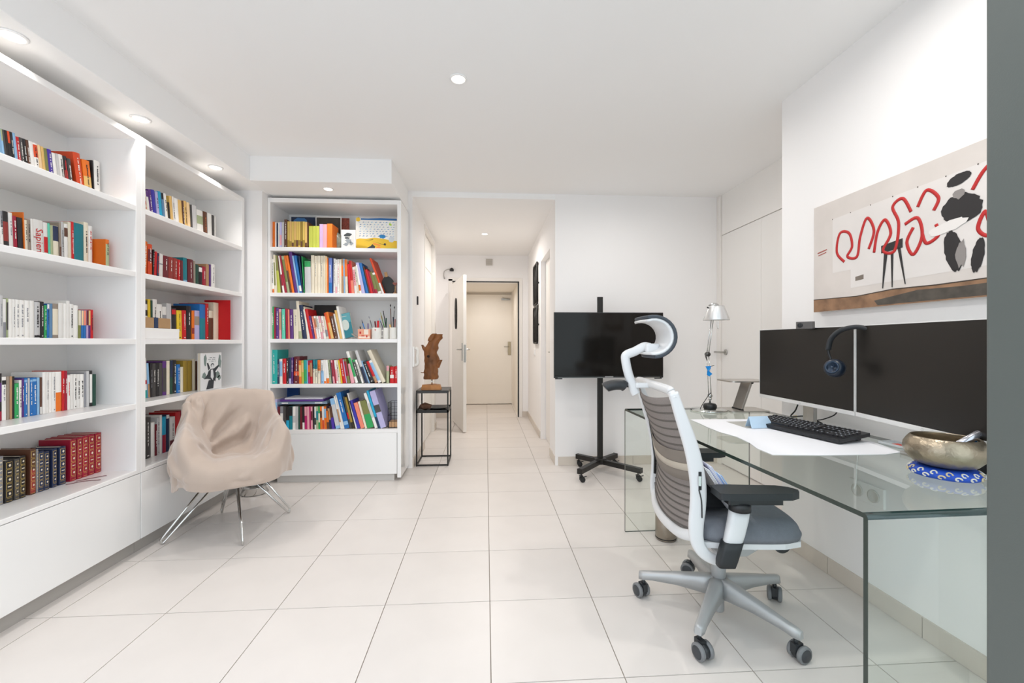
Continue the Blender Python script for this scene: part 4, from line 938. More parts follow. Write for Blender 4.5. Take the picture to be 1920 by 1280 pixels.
# sockets under the desk on the right wall
t = thing('wall_socket', 'white double wall socket low on the wall seen through the glass desk', 'socket', (WR, 1.76, 0.47))
MB().box(-.012, 0, -.085, .085, -.042, .042).build('plate', LACQ, t, bevel=0.002)
for q in (-.04, .04): MB().lathe([(.028, .0), (.028, .004), (.022, .004), (.020, 0.001), (0, 0.001)], seg=20, M=Matrix.Translation((-.012, q, 0)) @ MX).build('socket_ring', mat('socket_ring', 'd9d7d2', 0.4), t)
t = MB().tube(catmull([(WR - .012, 1.80, .735), (WR - .010, 1.80, .66), (WR - .012, 1.803, .58), (WR - .02, 1.80, .50), (WR - .03, 1.80, .475)], 6), .0035, 8).build('power_cable', mat('white_cable', 'efefec', 0.4))
tag(t, 'white cable hanging down the right wall into the double socket', 'cable')
# ================================================================== TV ON STAND
t = thing('tv_stand', 'black wheeled stand with a single mast behind the office chair', 'stand', (0.995, 3.65, 0))
MB().rbox(-.024, .024, -.016, .016, .10, 1.525, .008, 3).build('mast', DARKMETAL, t)
MB().box(-.05, .05, -.045, .045, .072, .122).build('hub', DARKMETAL, t, bevel=0.008)
LEGS = [(-.245, -.29), (.255, -.30), (-.165, .17), (.19, .17)]
def small_caster(parent, x, y):
    c = MB().tube([(x, y, .072), (x, y, .055)], .005, 8).box(x - .014, x + .014, y - .016, y + .016, .046, .056).build('caster', BLACKPL, parent)
    MB().lathe([(0, -.012), (.020, -.012), (.022, -.008), (.022, .008), (.020, .012), (0, .012)], seg=18, M=Matrix.Translation((x + .012, y, .0225)) @ Matrix.Rotation(PI / 2, 4, 'X')).build('wheel', BLACKPL, c)
    MB().box(x - .012, x + .016, y - .016, y - .0125, .018, .05).box(x - .012, x + .016, y + .0125, y + .016, .018, .05).tube([(x + .01, y, .04), (x + .045, y, .048)], .004, 6).build('brake_lever', BLACKPL, c)
for (lx, ly) in LEGS:
    d_ = Vector((lx, ly, 0)); L = d_.length; M = Matrix.Rotation(math.atan2(ly, lx), 4, 'Z')
    lg = MB().box(.03, L, -.021, .021, .074, .114, M=M).box(L, L + .003, -.0225, .0225, .073, .116, M=M).build('leg', DARKMETAL, t, bevel=0.003)
    small_caster(lg, lx * .93, ly * .93)
MB().box(-.15, .15, -.03, -.017, 1.00, 1.20).box(-.08, .08, -.045, -.03, .95, 1.25).build('mount_plate', DARKMETAL, t, bevel=0.002)
tv = thing('television', 'black flat television mounted on the wheeled stand', 'television', (1.045, 3.545, 0.828))
SCR = mat('tv_screen', '14110e', 0.10, spec=0.28)
MB().box(-.472, .472, 0, .022, 0, .556).build('body', BLACKPL, tv, bevel=0.003)
MB().box(-.464, .464, -.0015, 0.002, .016, .549).build('screen', SCR, tv)
MB().box(-.30, .30, .022, .057, .06, .36).build('rear_housing', BLACKPL, tv, bevel=0.01)
MB().box(-.44, .44, -.004, .004, .0, .005).build('lower_trim', mat('trim_silver', '9b9a98', 0.3, 0.9), tv)
MB().box(-.035, .035, -.003, 0, .006, .013).build('badge', mat('badge_grey', 'a9a9a9', 0.4), tv)
MB().box(-.46, -.40, .004, .02, -.010, 0).box(.40, .46, .004, .02, -.010, 0).build('foot_mount', BLACKPL, tv)

# ================================================================== SIDE TABLE WITH SCULPTURE
X0, X1, Y0, Y1 = -.636, -.342, 3.905, 4.235
t = thing('side_table', 'tall narrow black metal side table beside the back bookcase', 'table', ((X0 + X1) / 2, (Y0 + Y1) / 2, 0))
wx, wy = (X1 - X0) / 2, (Y1 - Y0) / 2; q = .006
for sx in (-1, 1):
    for sy in (-1, 1):
        cx_, cy_ = sx * (wx - q), sy * (wy - q)
        MB().box(cx_ - q, cx_ + q, cy_ - q, cy_ + q, 0, .665).build('leg', DARKMETAL, t)
for zz in (0.003,):
    MB().box(-wx + 2 * q, wx - 2 * q, -wy, -wy + 2 * q, zz, zz + .012).build('rail', DARKMETAL, t); MB().box(-wx + 2 * q, wx - 2 * q, wy - 2 * q, wy, zz, zz + .012).build('rail', DARKMETAL, t)
    MB().box(-wx, -wx + 2 * q, -wy + 2 * q, wy - 2 * q, zz, zz + .012).build('rail', DARKMETAL, t); MB().box(wx - 2 * q, wx, -wy + 2 * q, wy - 2 * q, zz, zz + .012).build('rail', DARKMETAL, t)
MB().box(-wx, wx, -wy, wy, .665, .690).build('tabletop', mat('black_top', '24211f', 0.35), t, bevel=0.002)
MB().box(-wx + .001, wx - .001, -wy + .001, wy - .001, .485, .497).box(-wx, wx, -wy, -wy + .006, .485, .512).box(-wx, wx, wy - .006, wy, .485, .512).box(-wx, -wx + .006, -wy, wy, .485, .512).box(wx - .006, wx, -wy, wy, .485, .512).build('tray_shelf', DARKMETAL, t)
WOOD = mat('driftwood', '7c4c24', 0.6, mottle=0.5, mscale=14, bump=0.5, bscale=26, stretch=(1, 1, .35))
WOOD2 = mat('wood_base', 'a8703a', 0.55, mottle=0.2, mscale=20)
t = thing('wood_sculpture', 'gnarled brown driftwood sculpture on a steel rod, on the black side table', 'sculpture', (-.505, 4.00, .691))
base = MB().prism([(-.095, -.055), (.0, -.065), (.088, -.05), (.09, .05), (.02, .065), (-.07, .055)], 0, .045)
for i_, v_ in enumerate(base.v):
    if v_[2] > .02: base.v[i_] = (v_[0] * .86, v_[1] * .86, v_[2] + .006 * math.sin(v_[0] * 40))
base.build('base', WOOD2, t, bevel=0.004)
MB().tube([(.002, 0, .04), (.002, 0, .10)], .006, 10).build('rod', CHROME, t)
def gnarl(mb, pts, rads, seg=28, n=10, amp=.012, seed=0, ell_=.8):
    P = catmull(pts, n); R = []
    for i in range(len(pts) - 1):
        for k_ in range(n): R.append(rads[i] + (rads[i + 1] - rads[i]) * k_ / n)
    R.append(rads[-1])
    rows = []
    for i, p_ in enumerate(P):
        row = []
        for k_ in range(seg + 1):
            a_ = 2 * PI * (k_ % seg) / seg
            d_ = Vector((math.cos(a_), math.sin(a_) * ell_, 0))
            q_ = p_ + d_ * R[i]
            f_ = noise.noise(q_ * 22 + Vector((seed, 0, 0))) * amp + noise.noise(Vector((math.cos(a_) * 3, math.sin(a_) * 3, q_.z * 6)) + Vector((seed, 5, 0))) * amp * 1.1
            row.append(tuple(q_ + d_ * f_))
        rows.append(row)
    mb.grid(rows)
    mb.add(rows[0][:seg], [tuple(range(seg))]); mb.add(rows[-1][:seg], [tuple(range(seg))])
g = MB()
gnarl(g, [(0, 0, .095), (-.005, 0, .16), (0, 0, .26), (-.006, 0, .36), (.02, 0, .44), (.055, 0, .485), (.06, 0, .515)], [.055, .066, .062, .058, .050, .040, .044], seed=1, amp=.016)
gnarl(g, [(-.04, 0, .34), (-.065, -.01, .375), (-.085, -.01, .415)], [.02, .017, .010], 14, 5, .005, 2)
gnarl(g, [(.04, 0, .20), (.066, -.01, .245), (.088, -.01, .275)], [.026, .022, .014], 14, 5, .006, 3)
gnarl(g, [(-.035, -.02, .16), (-.065, -.03, .155), (-.085, -.03, .162)], [.024, .018, .012], 14, 5, .006, 4)
gnarl(g, [(-.01, -.01, .45), (.01, -.01, .50), (.03, -.01, .520)], [.03, .028, .02], 14, 5, .006, 5)
g.build('driftwood_body', WOOD, t, fixn=True)
gh = MB(); gh.lathe([(0, 0), (.012, 0), (.009, .002), (0, .003)], seg=14, M=Matrix.Translation((-.025, -.058, .31)) @ Matrix.Rotation(PI / 2, 4, 'X')); gh.build('knot_hole', mat('knot_dark', '2a1a0e', 0.9), t)
t = thing('dark_dish', 'shallow black dish on the tray of the side table', 'dish', (-.455, 4.07, .4975))
MB().lathe([(0, 0), (.06, 0), (.105, .022), (.108, .022), (.064, -.0), (.06, .003), (0, .003)], seg=32).build('dish', mat('dish_black', '201d1c', 0.3), t)
rk = MB(); pr = random.Random(5)
bmk = bmesh.new(); bmesh.ops.create_icosphere(bmk, subdivisions=1, radius=.058)
for v_ in bmk.verts: v_.co = Vector((v_.co.x * 1.15 * pr.uniform(.85, 1.1), v_.co.y * .8 * pr.uniform(.85, 1.1), v_.co.z * .62 * pr.uniform(.8, 1.1)))
mz = min(v_.co.z for v_ in bmk.verts)
me = bpy.data.meshes.new('rock'); bmk.to_mesh(me); bmk.free(); me.materials.append(mat('rock_brown', '5c3d2c', 0.75, mottle=0.2, mscale=30, bump=0.4, bscale=60))
o = bpy.data.objects.new('rock', me); COL.objects.link(o); o.location = (-.565, 3.985, .498 - mz); tag(o, 'faceted brown stone on the tray of the side table', 'stone')

# ================================================================== METAL BOWLS behind the armchair
t = thing('pet_bowls', 'stacked polished steel bowls on the floor behind the armchair', 'bowl', (-1.735, 3.30, 0))
MB().lathe([(0, .001), (.088, .001), (.094, .006), (.070, .045), (.078, .052), (.086, .053), (.086, .050), (.072, .047), (.05, .012), (0, .010)], seg=36).build('lower_bowl', CHROME, t)
MB().lathe([(0, .055), (.055, .055), (.066, .06), (.052, .10), (.062, .107), (.064, .104), (.05, .06), (0, .058)], seg=36).build('upper_bowl', CHROME, t)

# ================================================================== DRAPED ARMCHAIR
PH = math.radians(33); AC = Vector((-1.535, 2.69, 0))
t = thing('armchair', 'armchair draped in a beige cloth on chrome hairpin legs', 'chair', tuple(AC), PH)
CLOTH = mat('beige_velvet', 'b8a79a', 0.85, mottle=0.05, mscale=3, bump=0.08, bscale=250, sheen=0.5)
SECT = [
 [(0, -.325, .335), (.12, -.325, .335), (.20, -.29, .34), (.245, -.225, .35), (.268, -.18, .34), (.282, -.15, .335)],
 [(0, -.350, .39), (.12, -.345, .39), (.205, -.30, .41), (.255, -.225, .46), (.275, -.175, .42), (.288, -.14, .335)],
 [(0, -.335, .45), (.12, -.33, .45), (.195, -.28, .48), (.255, -.205, .575), (.283, -.15, .47), (.290, -.12, .325)],
 [(0, -.26, .475), (.11, -.25, .475), (.175, -.20, .53), (.240, -.145, .635), (.290, -.115, .50), (.294, -.09, .32)],
 [(0, -.05, .455), (.10, -.05, .455), (.160, -.05, .53), (.235, -.04, .655), (.295, -.03, .53), (.296, -.01, .32)],
 [(0, .12, .450), (.09, .11, .455), (.155, .07, .55), (.230, .045, .67), (.285, .07, .55), (.290, .09, .34)],
 [(0, .19, .60), (.115, .18, .60), (.175, .12, .65), (.228, .10, .71), (.268, .14, .58), (.275, .17, .39)],
 [(0, .22, .71), (.12, .215, .71), (.190, .175, .72), (.232, .155, .742), (.252, .18, .62), (.258, .21, .42)],
 [(0, .248, .793), (.125, .243, .793), (.20, .225, .788), (.238, .205, .768), (.245, .22, .63), (.248, .24, .44)],
 [(0, .275, .812), (.125, .27, .810), (.20, .255, .802), (.240, .24, .768), (.242, .26, .64), (.248, .27, .45)],
 [(0, .30, .78), (.12, .298, .775), (.19, .288, .765), (.215, .28, .72), (.225, .29, .60), (.23, .30, .46)],
 [(0, .31, .45), (.11, .31, .45), (.16, .305, .45), (.19, .30, .45), (.21, .30, .45), (.22, .30, .46)]]
FOLDS = [  # start, end, half width, height : ridges (+) and creases (-) of the cloth
 ((-.17, .12, .46), (.03, .22, .68), .020, -.020), ((-.17, .12, .47), (-.02, .22, .73), .018, .016), ((-.16, .12, .46), (.10, .20, .60), .020, .016),
 ((-.15, .11, .45), (.12, .18, .52), .016, -.016), ((-.19, .11, .52), (-.11, .23, .76), .016, -.014), ((-.19, .10, .55), (-.17, .22, .76), .016, .012),
 ((.02, .18, .50), (.10, .22, .66), .018, .014), ((.06, .16, .49), (.13, .21, .62), .014, -.014), ((.11, .14, .48), (.17, .17, .62), .014, -.012), ((.13, .13, .47), (.19, .16, .68), .015, .012),
 ((-.23, .16, .76), (-.27, .12, .56), .014, .012), ((-.20, .19, .78), (-.26, .15, .58), .012, -.010), ((-.17, .22, .79), (-.21, .17, .66), .012, .010),
 ((-.22, -.17, .58), (-.16, -.02, .50), .016, .014), ((-.25, -.16, .55), (-.19, -.20, .46), .014, -.016), ((-.24, -.06, .62), (-.19, .05, .54), .016, -.014), ((-.28, -.12, .50), (-.24, -.24, .40), .016, .015),
 ((-.20, -.27, .43), (.02, -.34, .37), .014, -.010), ((-.22, -.27, .40), (.05, -.34, .345), .012, .010), ((.05, -.34, .37), (.22, -.22, .50), .014, -.011), ((.02, -.35, .39), (.19, -.25, .50), .014, .010), ((.10, -.33, .36), (.25, -.19, .47), .012, .010),
 ((-.15, .09, .455), (-.02, .11, .45), .012, -.012), ((-.10, -.05, .46), (.12, -.08, .46), .03, -.006), ((.16, -.18, .50), (.22, -.05, .60), .016, -.010), ((.20, -.12, .56), (.24, .03, .62), .014, .010),
 ((.27, -.13, .50), (.29, -.10, .36), .014, .010), ((.28, -.02, .52), (.29, .0, .36), .014, -.010), ((-.285, -.05, .54), (-.29, -.03, .35), .016, .014), ((-.28, .02, .55), (-.29, .04, .36), .014, -.012), ((-.27, -.17, .42), (-.28, -.14, .34), .012, -.010)]
def fold_disp(p):
    f = 0.0
    for (A_, B_, w_, h_) in FOLDS:
        A_ = Vector(A_); d_ = Vector(B_) - A_; L_ = d_.length; t_ = (p - A_).dot(d_) / (L_ * L_)
        if t_ < -.15 or t_ > 1.15: continue
        q_ = A_ + d_ * t_; bend = .012 * math.sin(t_ * 3.1)
        r_ = abs((p - q_).length - abs(bend)); e_ = max(0.0, min(1.0, (t_ + .15) * 5)) * max(0.0, min(1.0, (1.15 - t_) * 2.2))
        f += h_ * math.exp(-(r_ / w_) ** 2 * 1.2) * e_
    return f
rows = []
for s_ in SECT:
    full = [(-x, y, z) for (x, y, z) in reversed(s_)][:-1] + list(s_)
    # left hem hangs lower than the right one
    full = [(x, y, z - (0.02 if (x < -.27 and z < .4) else 0)) for (x, y, z) in full]
    rows.append(catmull(full, 14))
colsN = len(rows[0]); G = []
cc = [catmull([rows[i][j] for i in range(len(rows))], 12) for j in range(colsN)]
for i in range(len(cc[0])): G.append([cc[j][i] for j in range(colsN)])
# soft folds
def wr(p, i, j, n_):
    x, y, z = p
    R, Cn = len(G), colsN
    f = 0.0
    u_ = j / (Cn - 1) * 2 - 1; v_ = i / (R - 1)
    # diagonal folds fanning from the left seat/back corner up across the backrest
    q_ = math.atan2(z - .44, x + .24)
    f = -fold_disp(p) * FS_
    if abs(u_) > .66: f += .007 * math.sin(y * 42 + z * 16 + (1 if x > 0 else 0)) * (abs(u_) - .66) * 2.5
    f += noise.noise(Vector((x * 6, y * 6, z * 6 + 4))) * .014 + noise.noise(Vector((x * 15 + 3, y * 15, z * 9))) * .007
    return p + n_ * f
FS_ = -1.5
GN = []
for i in range(len(G)):
    row = []
    for j in range(colsN):
        a_ = G[min(i + 1, len(G) - 1)][j] - G[max(i - 1, 0)][j]; b_ = G[i][min(j + 1, colsN - 1)] - G[i][max(j - 1, 0)]
        n_ = b_.cross(a_)
        if n_.length > 1e-9: n_.normalize()
        row.append(wr(G[i][j], i, j, n_))
    GN.append(row)
CP, SP = math.cos(PH), math.sin(PH)
for row in GN:
    for p in row:
        wx_ = AC.x + p.x * CP - p.y * SP
        if wx_ < -1.836:
            d_ = (-1.836 - wx_) + .02 * math.exp((wx_ + 1.836) * 20) * 0; p.x += d_ * CP; p.y -= d_ * SP
cloth = MB().grid([[tuple(p) for p in r] for r in GN]).build('draped_cloth', CLOTH, t)
md = cloth.modifiers.new('thick', 'SOLIDIFY'); md.thickness = .006; md.offset = 0
md = cloth.modifiers.new('sub', 'SUBSURF'); md.levels = 1; md.render_levels = 1
# shell under the cloth
MB().rbox(-.22, .22, -.29, .20, .365, .40, .10, 8).build('seat_shell', mat('shell_dark', '6d665f', 0.6), t, bevel=0.01)
MB().lathe([(0, .345), (.075, .345), (.085, .352), (.085, .366), (0, .366)], seg=24).build('hub_plate', CHROME, t)
RZ = Matrix.Rotation(-PH, 3, 'Z')
FEET = [(-1.803, 2.489), (-1.302, 2.888), (-1.352, 2.449), (-1.742, 2.916)]
for (fx, fy) in FEET:
    f_ = RZ @ (Vector((fx, fy, 0)) - AC); dr = f_.normalized(); R_ = f_.length; tn = Vector((-dr.y, dr.x, 0))
    z0_ = .0075
    A1 = dr * .035 + Vector((0, 0, .35)); A2 = dr * .10 + Vector((0, 0, .35))
    e1 = dr * (R_ - .012) + Vector((0, 0, .020)) - tn * 0; e2 = dr * (R_ + .010) + Vector((0, 0, .028))
    mid = dr * (R_ + .004) + Vector((0, 0, z0_))
    path = [A1, A1.lerp(e1, .5), e1 + (A1 - e1) * .04, e1, mid, e2, e2 + (A2 - e2) * .04, e2.lerp(A2, .5), A2]
    pth = [A1, e1 + (A1 - e1) * .03] + [Vector(p) for p in catmull([e1, mid, e2], 5)] + [e2 + (A2 - e2) * .03, A2]
    lg = MB().tube(pth, .0062, 10).build('leg', CHROME, t)

# ================================================================== GLASS DESK
DA = math.radians(-2.0)
DZ = .735; GT = .012
desk = thing('glass_desk', 'waterfall desk bent from a single sheet of clear green-edged glass', 'desk', (.8515, 1.705, 0), -DA * 0 + math.radians(1.7))
GL = clear_glass('desk_glass', 'fbfefc')
GE = mat('glass_edge', '24332d', 0.12, spec=0.6)
L2 = .785; DW = .785; R_ = .0128
def arc(cx, cz, r, a0, a1, n=6): return [(cx + r * math.cos(math.radians(a0 + (a1 - a0) * k / n)), cz + r * math.sin(math.radians(a0 + (a1 - a0) * k / n))) for k in range(n + 1)]
outer = [(-L2, .001)] + arc(-L2 + R_, DZ - R_, R_, 180, 90) + arc(L2 - R_, DZ - R_, R_, 90, 0) + [(L2, .001)]
inner = [(L2 - GT, .001)] + arc(L2 - R_, DZ - R_, R_ - GT, 0, 90) + arc(-L2 + R_, DZ - R_, R_ - GT, 90, 180) + [(-L2 + GT, .001)]
pr_ = outer + inner; n_ = len(pr_); no = len(outer)
vs = []
for x in (0.0, DW): vs += [(x, p_[0], p_[1]) for p_ in pr_]
g_ = MB(); g_.add(vs, [(i, (i + 1) % n_, n_ + (i + 1) % n_, n_ + i) for i in range(n_)], 0)
g_.mi[no - 1] = 1; g_.mi[n_ - 1] = 1
for i_ in range(n_):
    p_, q_ = pr_[i_], pr_[(i_ + 1) % n_]
    if math.hypot(p_[0] - q_[0], p_[1] - q_[1]) < .01: g_.mi[i_] = 2
fs = []
for i in range(no - 1):
    a_, b_, c_, d_ = i, i + 1, n_ - 2 - i, n_ - 1 - i
    fs.append((a_, d_, c_, b_)); fs.append((n_ + a_, n_ + b_, n_ + c_, n_ + d_))
for f_ in fs: g_.f.append(list(f_)); g_.mi.append(1); g_.sm.append(False)
go = g_.build('glass_sheet', [GL, GE, mat('glass_bend', '1c3533', 0.06, spec=0.8)], desk, fixn=True)

# things on the desk ---------------------------------------------------------------
ZT = DZ + .0008
# big sheet of paper
sheet = [(1.040, 2.105), (1.19, 2.10), (1.382, 2.092), (1.541, 2.066), (1.555, 1.80), (1.52, 1.55), (1.485, 1.43), (1.40, 1.405), (1.178, 1.408), (1.001, 1.425), (1.003, 1.511), (1.030, 1.60), (1.042, 1.705), (1.022, 1.80), (1.024, 1.90), (1.034, 2.0)]
ps = [Vector((p_[0], p_[1], 0)) for p_ in sheet]
hole = [(1.195, 1.865), (1.187, 2.028), (1.305, 2.036), (1.30, 1.872)]
o = MB().prism([(p_.x, p_.y) for p_ in ps], ZT, ZT + .0012).build('paper_sheet', mat('desk_paper', 'f2f3f7', 0.6)); tag(o, 'large white paper sheet with a wavy left edge lying on the glass desk', 'paper')
o = MB().prism([(1.19, 1.867), (1.187, 2.028), (1.30, 2.034), (1.295, 1.870)], ZT + .0014, ZT + .0022).build('grey_sheet', mat('grey_sheet', 'b3b2ac', 0.5)); tag(o, 'grey square sheet beside the blue card', 'paper')
t = thing('blue_card', 'pale blue folded card standing left of the keyboard', 'card', (1.262, 1.862, ZT + .0026), 0.0)
for (A_, B_, C_2, D_) in (((-.058, -.008, 0), (.060, .008, 0), (.036, .022, .050), (-.058, .014, .050)), ((-.058, .015, .050), (.036, .023, .050), (.050, .050, .001), (-.058, .040, .001))):
    q_ = [Vector(v_) for v_ in (A_, B_, C_2, D_)]; nn = (q_[1] - q_[0]).cross(q_[3] - q_[0]).normalized() * .0012
    MB().add(q_ + [v_ + nn for v_ in q_], [(0, 3, 2, 1), (4, 5, 6, 7), (0, 1, 5, 4), (1, 2, 6, 5), (2, 3, 7, 6), (3, 0, 4, 7)]).build('card_half', mat('card_blue', 'c6dff4', 0.6), t, fixn=True)

# keyboard: long axis from (1.47,2.05) to (1.45,1.62)
kA, kB = Vector((1.262, 1.97, 0)), Vector((1.352, 1.545, 0))
kd = kB - kA; KL = kd.length; kang = math.atan2(kd.y, kd.x)
t = thing('keyboard', 'black full-size computer keyboard on the paper sheet', 'keyboard', (kA.x, kA.y, ZT + .0022), kang)
KD = .165
TILT = math.radians(6)
Mk = Matrix.Rotation(TILT, 4, 'X')
MB().prism([(0, 0), (KL, 0), (KL, KD), (0, KD)], .004, .018, M=Mk).build('body', mat('keyboard_black', '1b1d21', 0.4), t, bevel=0.004)
kf = MB().box(.03, .06, KD - .03, KD - .01, 0, .02).box(KL - .06, KL - .03, KD - .03, KD - .01, 0, .02).build('foot', BLACKPL, t)
KEY = mat('key_black', '191b20', 0.35); LEG_ = mat('key_legend', 'c9d2e0', 0.5)
kw = (KL - .02) / 22.5
def keymesh(w_, nm):
    mb = MB(); a_, b_ = .0007, w_ - .0007; c_, d_ = .0007, .0183; s = .002
    mb.add([(a_, c_, 0), (b_, c_, 0), (b_, d_, 0), (a_, d_, 0), (a_ + s, c_ + s, .006), (b_ - s, c_ + s, .006), (b_ - s, d_ - s, .006), (a_ + s, d_ - s, .006)],
           [(0, 1, 5, 4), (1, 2, 6, 5), (2, 3, 7, 6), (3, 0, 4, 7), (4, 5, 6, 7)])
    mb.add([(a_ + s + .002, .0095, .0062), (a_ + s + .0065, .0095, .0062), (a_ + s + .0065, .0145, .0062), (a_ + s + .002, .0145, .0062)], [(0, 1, 2, 3)], 1)
    return mb.mesh(nm, [KEY, LEG_])
KM = {}
ROWS = [[1, .5, 1, 1, 1, 1, .3, 1, 1, 1, 1, .3, 1, 1, 1, 1, .3, 1, 1, 1, .3, 1, 1, 1, 1],
        [1] * 13 + [2, .3, 1, 1, 1, .3, 1, 1, 1, 1], [1.5] + [1] * 12 + [1.5, .3, 1, 1, 1, .3, 1, 1, 1, 1],
        [1.8] + [1] * 12 + [1.2, 3.6, -1, 1, 1, 1, 1], [2.2] + [1] * 10 + [2.8, 1.3, 1, -1.3, 1, 1, 1, 1], [1.4, 1.1, 1.2, 6.2, 1.2, 1.1, 1.4, 1.4, .3, 1, 1, 1, .3, 2, 1, 1]]
for ri, row in enumerate(ROWS):
    x = .01; y = KD - .030 - ri * .0205 - (.0 if ri == 0 else .004)
    for ci, wk in enumerate(row):
        gap_ = (wk in (.3, .5)) or wk < 0 or wk == 3.6 or (ri == 4 and wk == 1.3)
        if not gap_ and x + wk * kw < KL - .005:
            if wk not in KM: KM[wk] = keymesh(wk * kw, 'key')
            ko = bpy.data.objects.new('key', KM[wk]); COL.objects.link(ko); ko.parent = t
            ko.matrix_parent_inverse = Matrix.Identity(4)
            ko.matrix_basis = Mk @ Matrix.Translation((x, y, .018))
        x += abs(wk) * kw

# monitors
MW, MH = .612, .345
def monitor(label, pa, pb, group='white-framed monitors side by side'):
    """pa = far/left end, pb = near/right end of the screen (plan), screen bottom at .852"""
    pa = Vector((pa[0], pa[1], 0)); pb = Vector((pb[0], pb[1], 0)); d_ = (pb - pa).normalized(); a_ = math.atan2(d_.y, d_.x)
    t = thing('monitor', label, 'monitor', tuple((pa + pb) / 2 + Vector((0, 0, 0))), a_, group)
    Wm = (pb - pa).length; hw_ = Wm / 2; zb_ = .850
    WF = mat('monitor_white', 'e2e1df', 0.35)
    MB().box(-hw_, hw_, .004, .035, zb_ - .018, zb_ + MH + .004).build('rear_case', WF, t, bevel=0.004)
    MB().box(-hw_ + .0015, hw_ - .0015, 0, .005, zb_, zb_ + MH).build('screen', mat('monitor_screen', '1f1c19', 0.35, spec=0.4), t)
    MB().box(-hw_, hw_, -.002, .006, zb_ - .018, zb_ - .001).build('bottom_bezel', WF, t, bevel=0.001)
    MB().box(-hw_, -hw_ + .0025, -.0015, .006, zb_, zb_ + MH + .003).box(hw_ - .0025, hw_, -.0015, .006, zb_, zb_ + MH + .003).box(-hw_, hw_, -.0015, .006, zb_ + MH, zb_ + MH + .003).build('thin_bezel', WF, t)
    MB().lathe([(.004, 0), (.0045, 0), (.0045, .0006), (.004, .0006)], seg=16, closed=True, M=Matrix.Translation((0, -.002, zb_ - .0095)) @ Matrix.Rotation(PI / 2, 4, 'X')).build('logo_mark', mat('badge_grey', 'a9a9a9', 0.4), t)
    neck = MB().box(-.035, .035, .040, .058, .75, 1.06).build('stand_neck', STEEL, t, bevel=0.003)
    MB().box(-.06, .06, .035, .045, .96, 1.06).build('hinge_block', STEEL, neck)
    MB().rbox(-.10, .10, .0, .10, ZT, ZT + .010, .012, 4).build('stand_base', STEEL, t, bevel=0.002)
    return t
monitor('black-screened monitor with the webcam on top, left of the pair', (1.497, 2.235), (1.490, 1.628))
monitor('black-screened monitor behind the metal bowl, right of the pair', (1.490, 1.622), (1.403, 1.018))

# webcam
t = thing('webcam', 'grey webcam clipped on top of the left monitor', 'webcam', (1.470, 1.845, 1.190), math.radians(-58))
MB().rbox(-.048, .024, -.022, .004, .002, .034, .010, 4).build('body', mat('webcam_grey', '5a5654', 0.45), t, bevel=0.006)
MB().lathe([(.011, 0), (.011, .004), (.008, .005), (0, .003)], seg=20, M=Matrix.Translation((-.028, -.020, .018)) @ Matrix.Rotation(PI / 2, 4, 'X')).build('lens', BLACKPL, t)
MB().box(-.01, .016, -.010, .045, -.001, .005).box(-.01, .016, .040, .046, -.03, .005).build('clip', BLACKPL, t)
# headphones hanging over the seam
t = thing('headphones', 'black and navy headphones hanging over the top of the monitors', 'headphones', (1.455, 1.60, 1.08), math.radians(-78))
hb = [(-.088, -.02, -.02), (-.090, -.02, .03), (-.078, -.02, .082), (-.045, -.012, .122), (0, .004, .137), (.045, .018, .128), (.078, .028, .10), (.092, .03, .05)]
hb = [(p_[0] if p_[0] < 0 else p_[0] * .72, p_[1] + .010, (p_[2] + .02) * .86 - .024) for p_ in hb]
MB().tube(catmull(hb[1:-1], 6), [.008] * 0 or .0085, 12, flat=1.5).build('headband', mat('headband_black', '2c2e31', 0.6), t)
MB().tube(catmull([hb[1], (-.087, -.01, 0), (-.074, -.01, -.03)], 5), .005, 8).build('yoke', BLACKPL, t)
MB().tube(catmull([hb[-2], (.088, .035, .06), (.080, .036, .03)], 5), .005, 8).build('yoke', BLACKPL, t)
MC = Matrix.Translation((-.046, -.032, -.055)) @ Matrix.Rotation(math.radians(78), 4, 'X') @ Matrix.Rotation(math.radians(14), 4, 'Y')
MB().lathe([(0, .024), (.022, .024), (.028, .022), (.034, .016), (.037, .004), (.036, -.012), (.028, -.02), (0, -.02)], seg=32, M=MC).build('ear_cup', mat('earcup_navy', '131f2e', 0.35), t)
MB().lathe([(.020, .0245), (.023, .0265), (.026, .0245)], seg=28, M=MC).lathe([(0, .027), (.004, .0265), (.005, .0245)], seg=12, M=MC).build('cup_ring', mat('ring_blue', '24384e', 0.3), t)
MB().lathe([(.010, -.006), (.012, 0), (.010, .006), (0, .007)], seg=16, M=Matrix.Translation((-.074, -.010, -.035)) @ Matrix.Rotation(PI / 2, 4, 'X')).build('pivot', CHROME, t)
MC2 = Matrix.Translation((.080, .040, -.010)) @ Matrix.Rotation(math.radians(90), 4, 'X')
# cable clutter behind keyboard
BC = mat('cable_black', '1a1a1b', 0.4)
o = MB().tube(catmull([(1.63, 2.11, .835), (1.60, 2.10, .78), (1.56, 2.08, .750), (1.57, 2.0, .765), (1.58, 1.93, .748), (1.57, 1.82, .742), (1.60, 1.74, .739)], 8), .0035, 8).build('cable', BC); tag(o, 'long black cable lying on the glass below the left monitor', 'cable', 'black cables under the monitors')
o = MB().tube(catmull([(1.60, 2.03, .84), (1.59, 2.0, .80), (1.575, 1.95, .765), (1.58, 1.90, .748)], 6), .0028, 8).tube([(1.605, 2.04, .85), (1.597, 2.02, .825)], [.004, .009], 8).build('cable', BC); tag(o, 'black cable with a plug dangling from the left monitor', 'cable', 'black cables under the monitors')
o = MB().tube(catmull([(1.62, 1.86, .84), (1.61, 1.86, .80), (1.59, 1.90, .77), (1.575, 1.94, .755)], 6), .0025, 8).build('cable', BC); tag(o, 'thin black cable dropping behind the left monitor at its right', 'cable', 'black cables under the monitors')
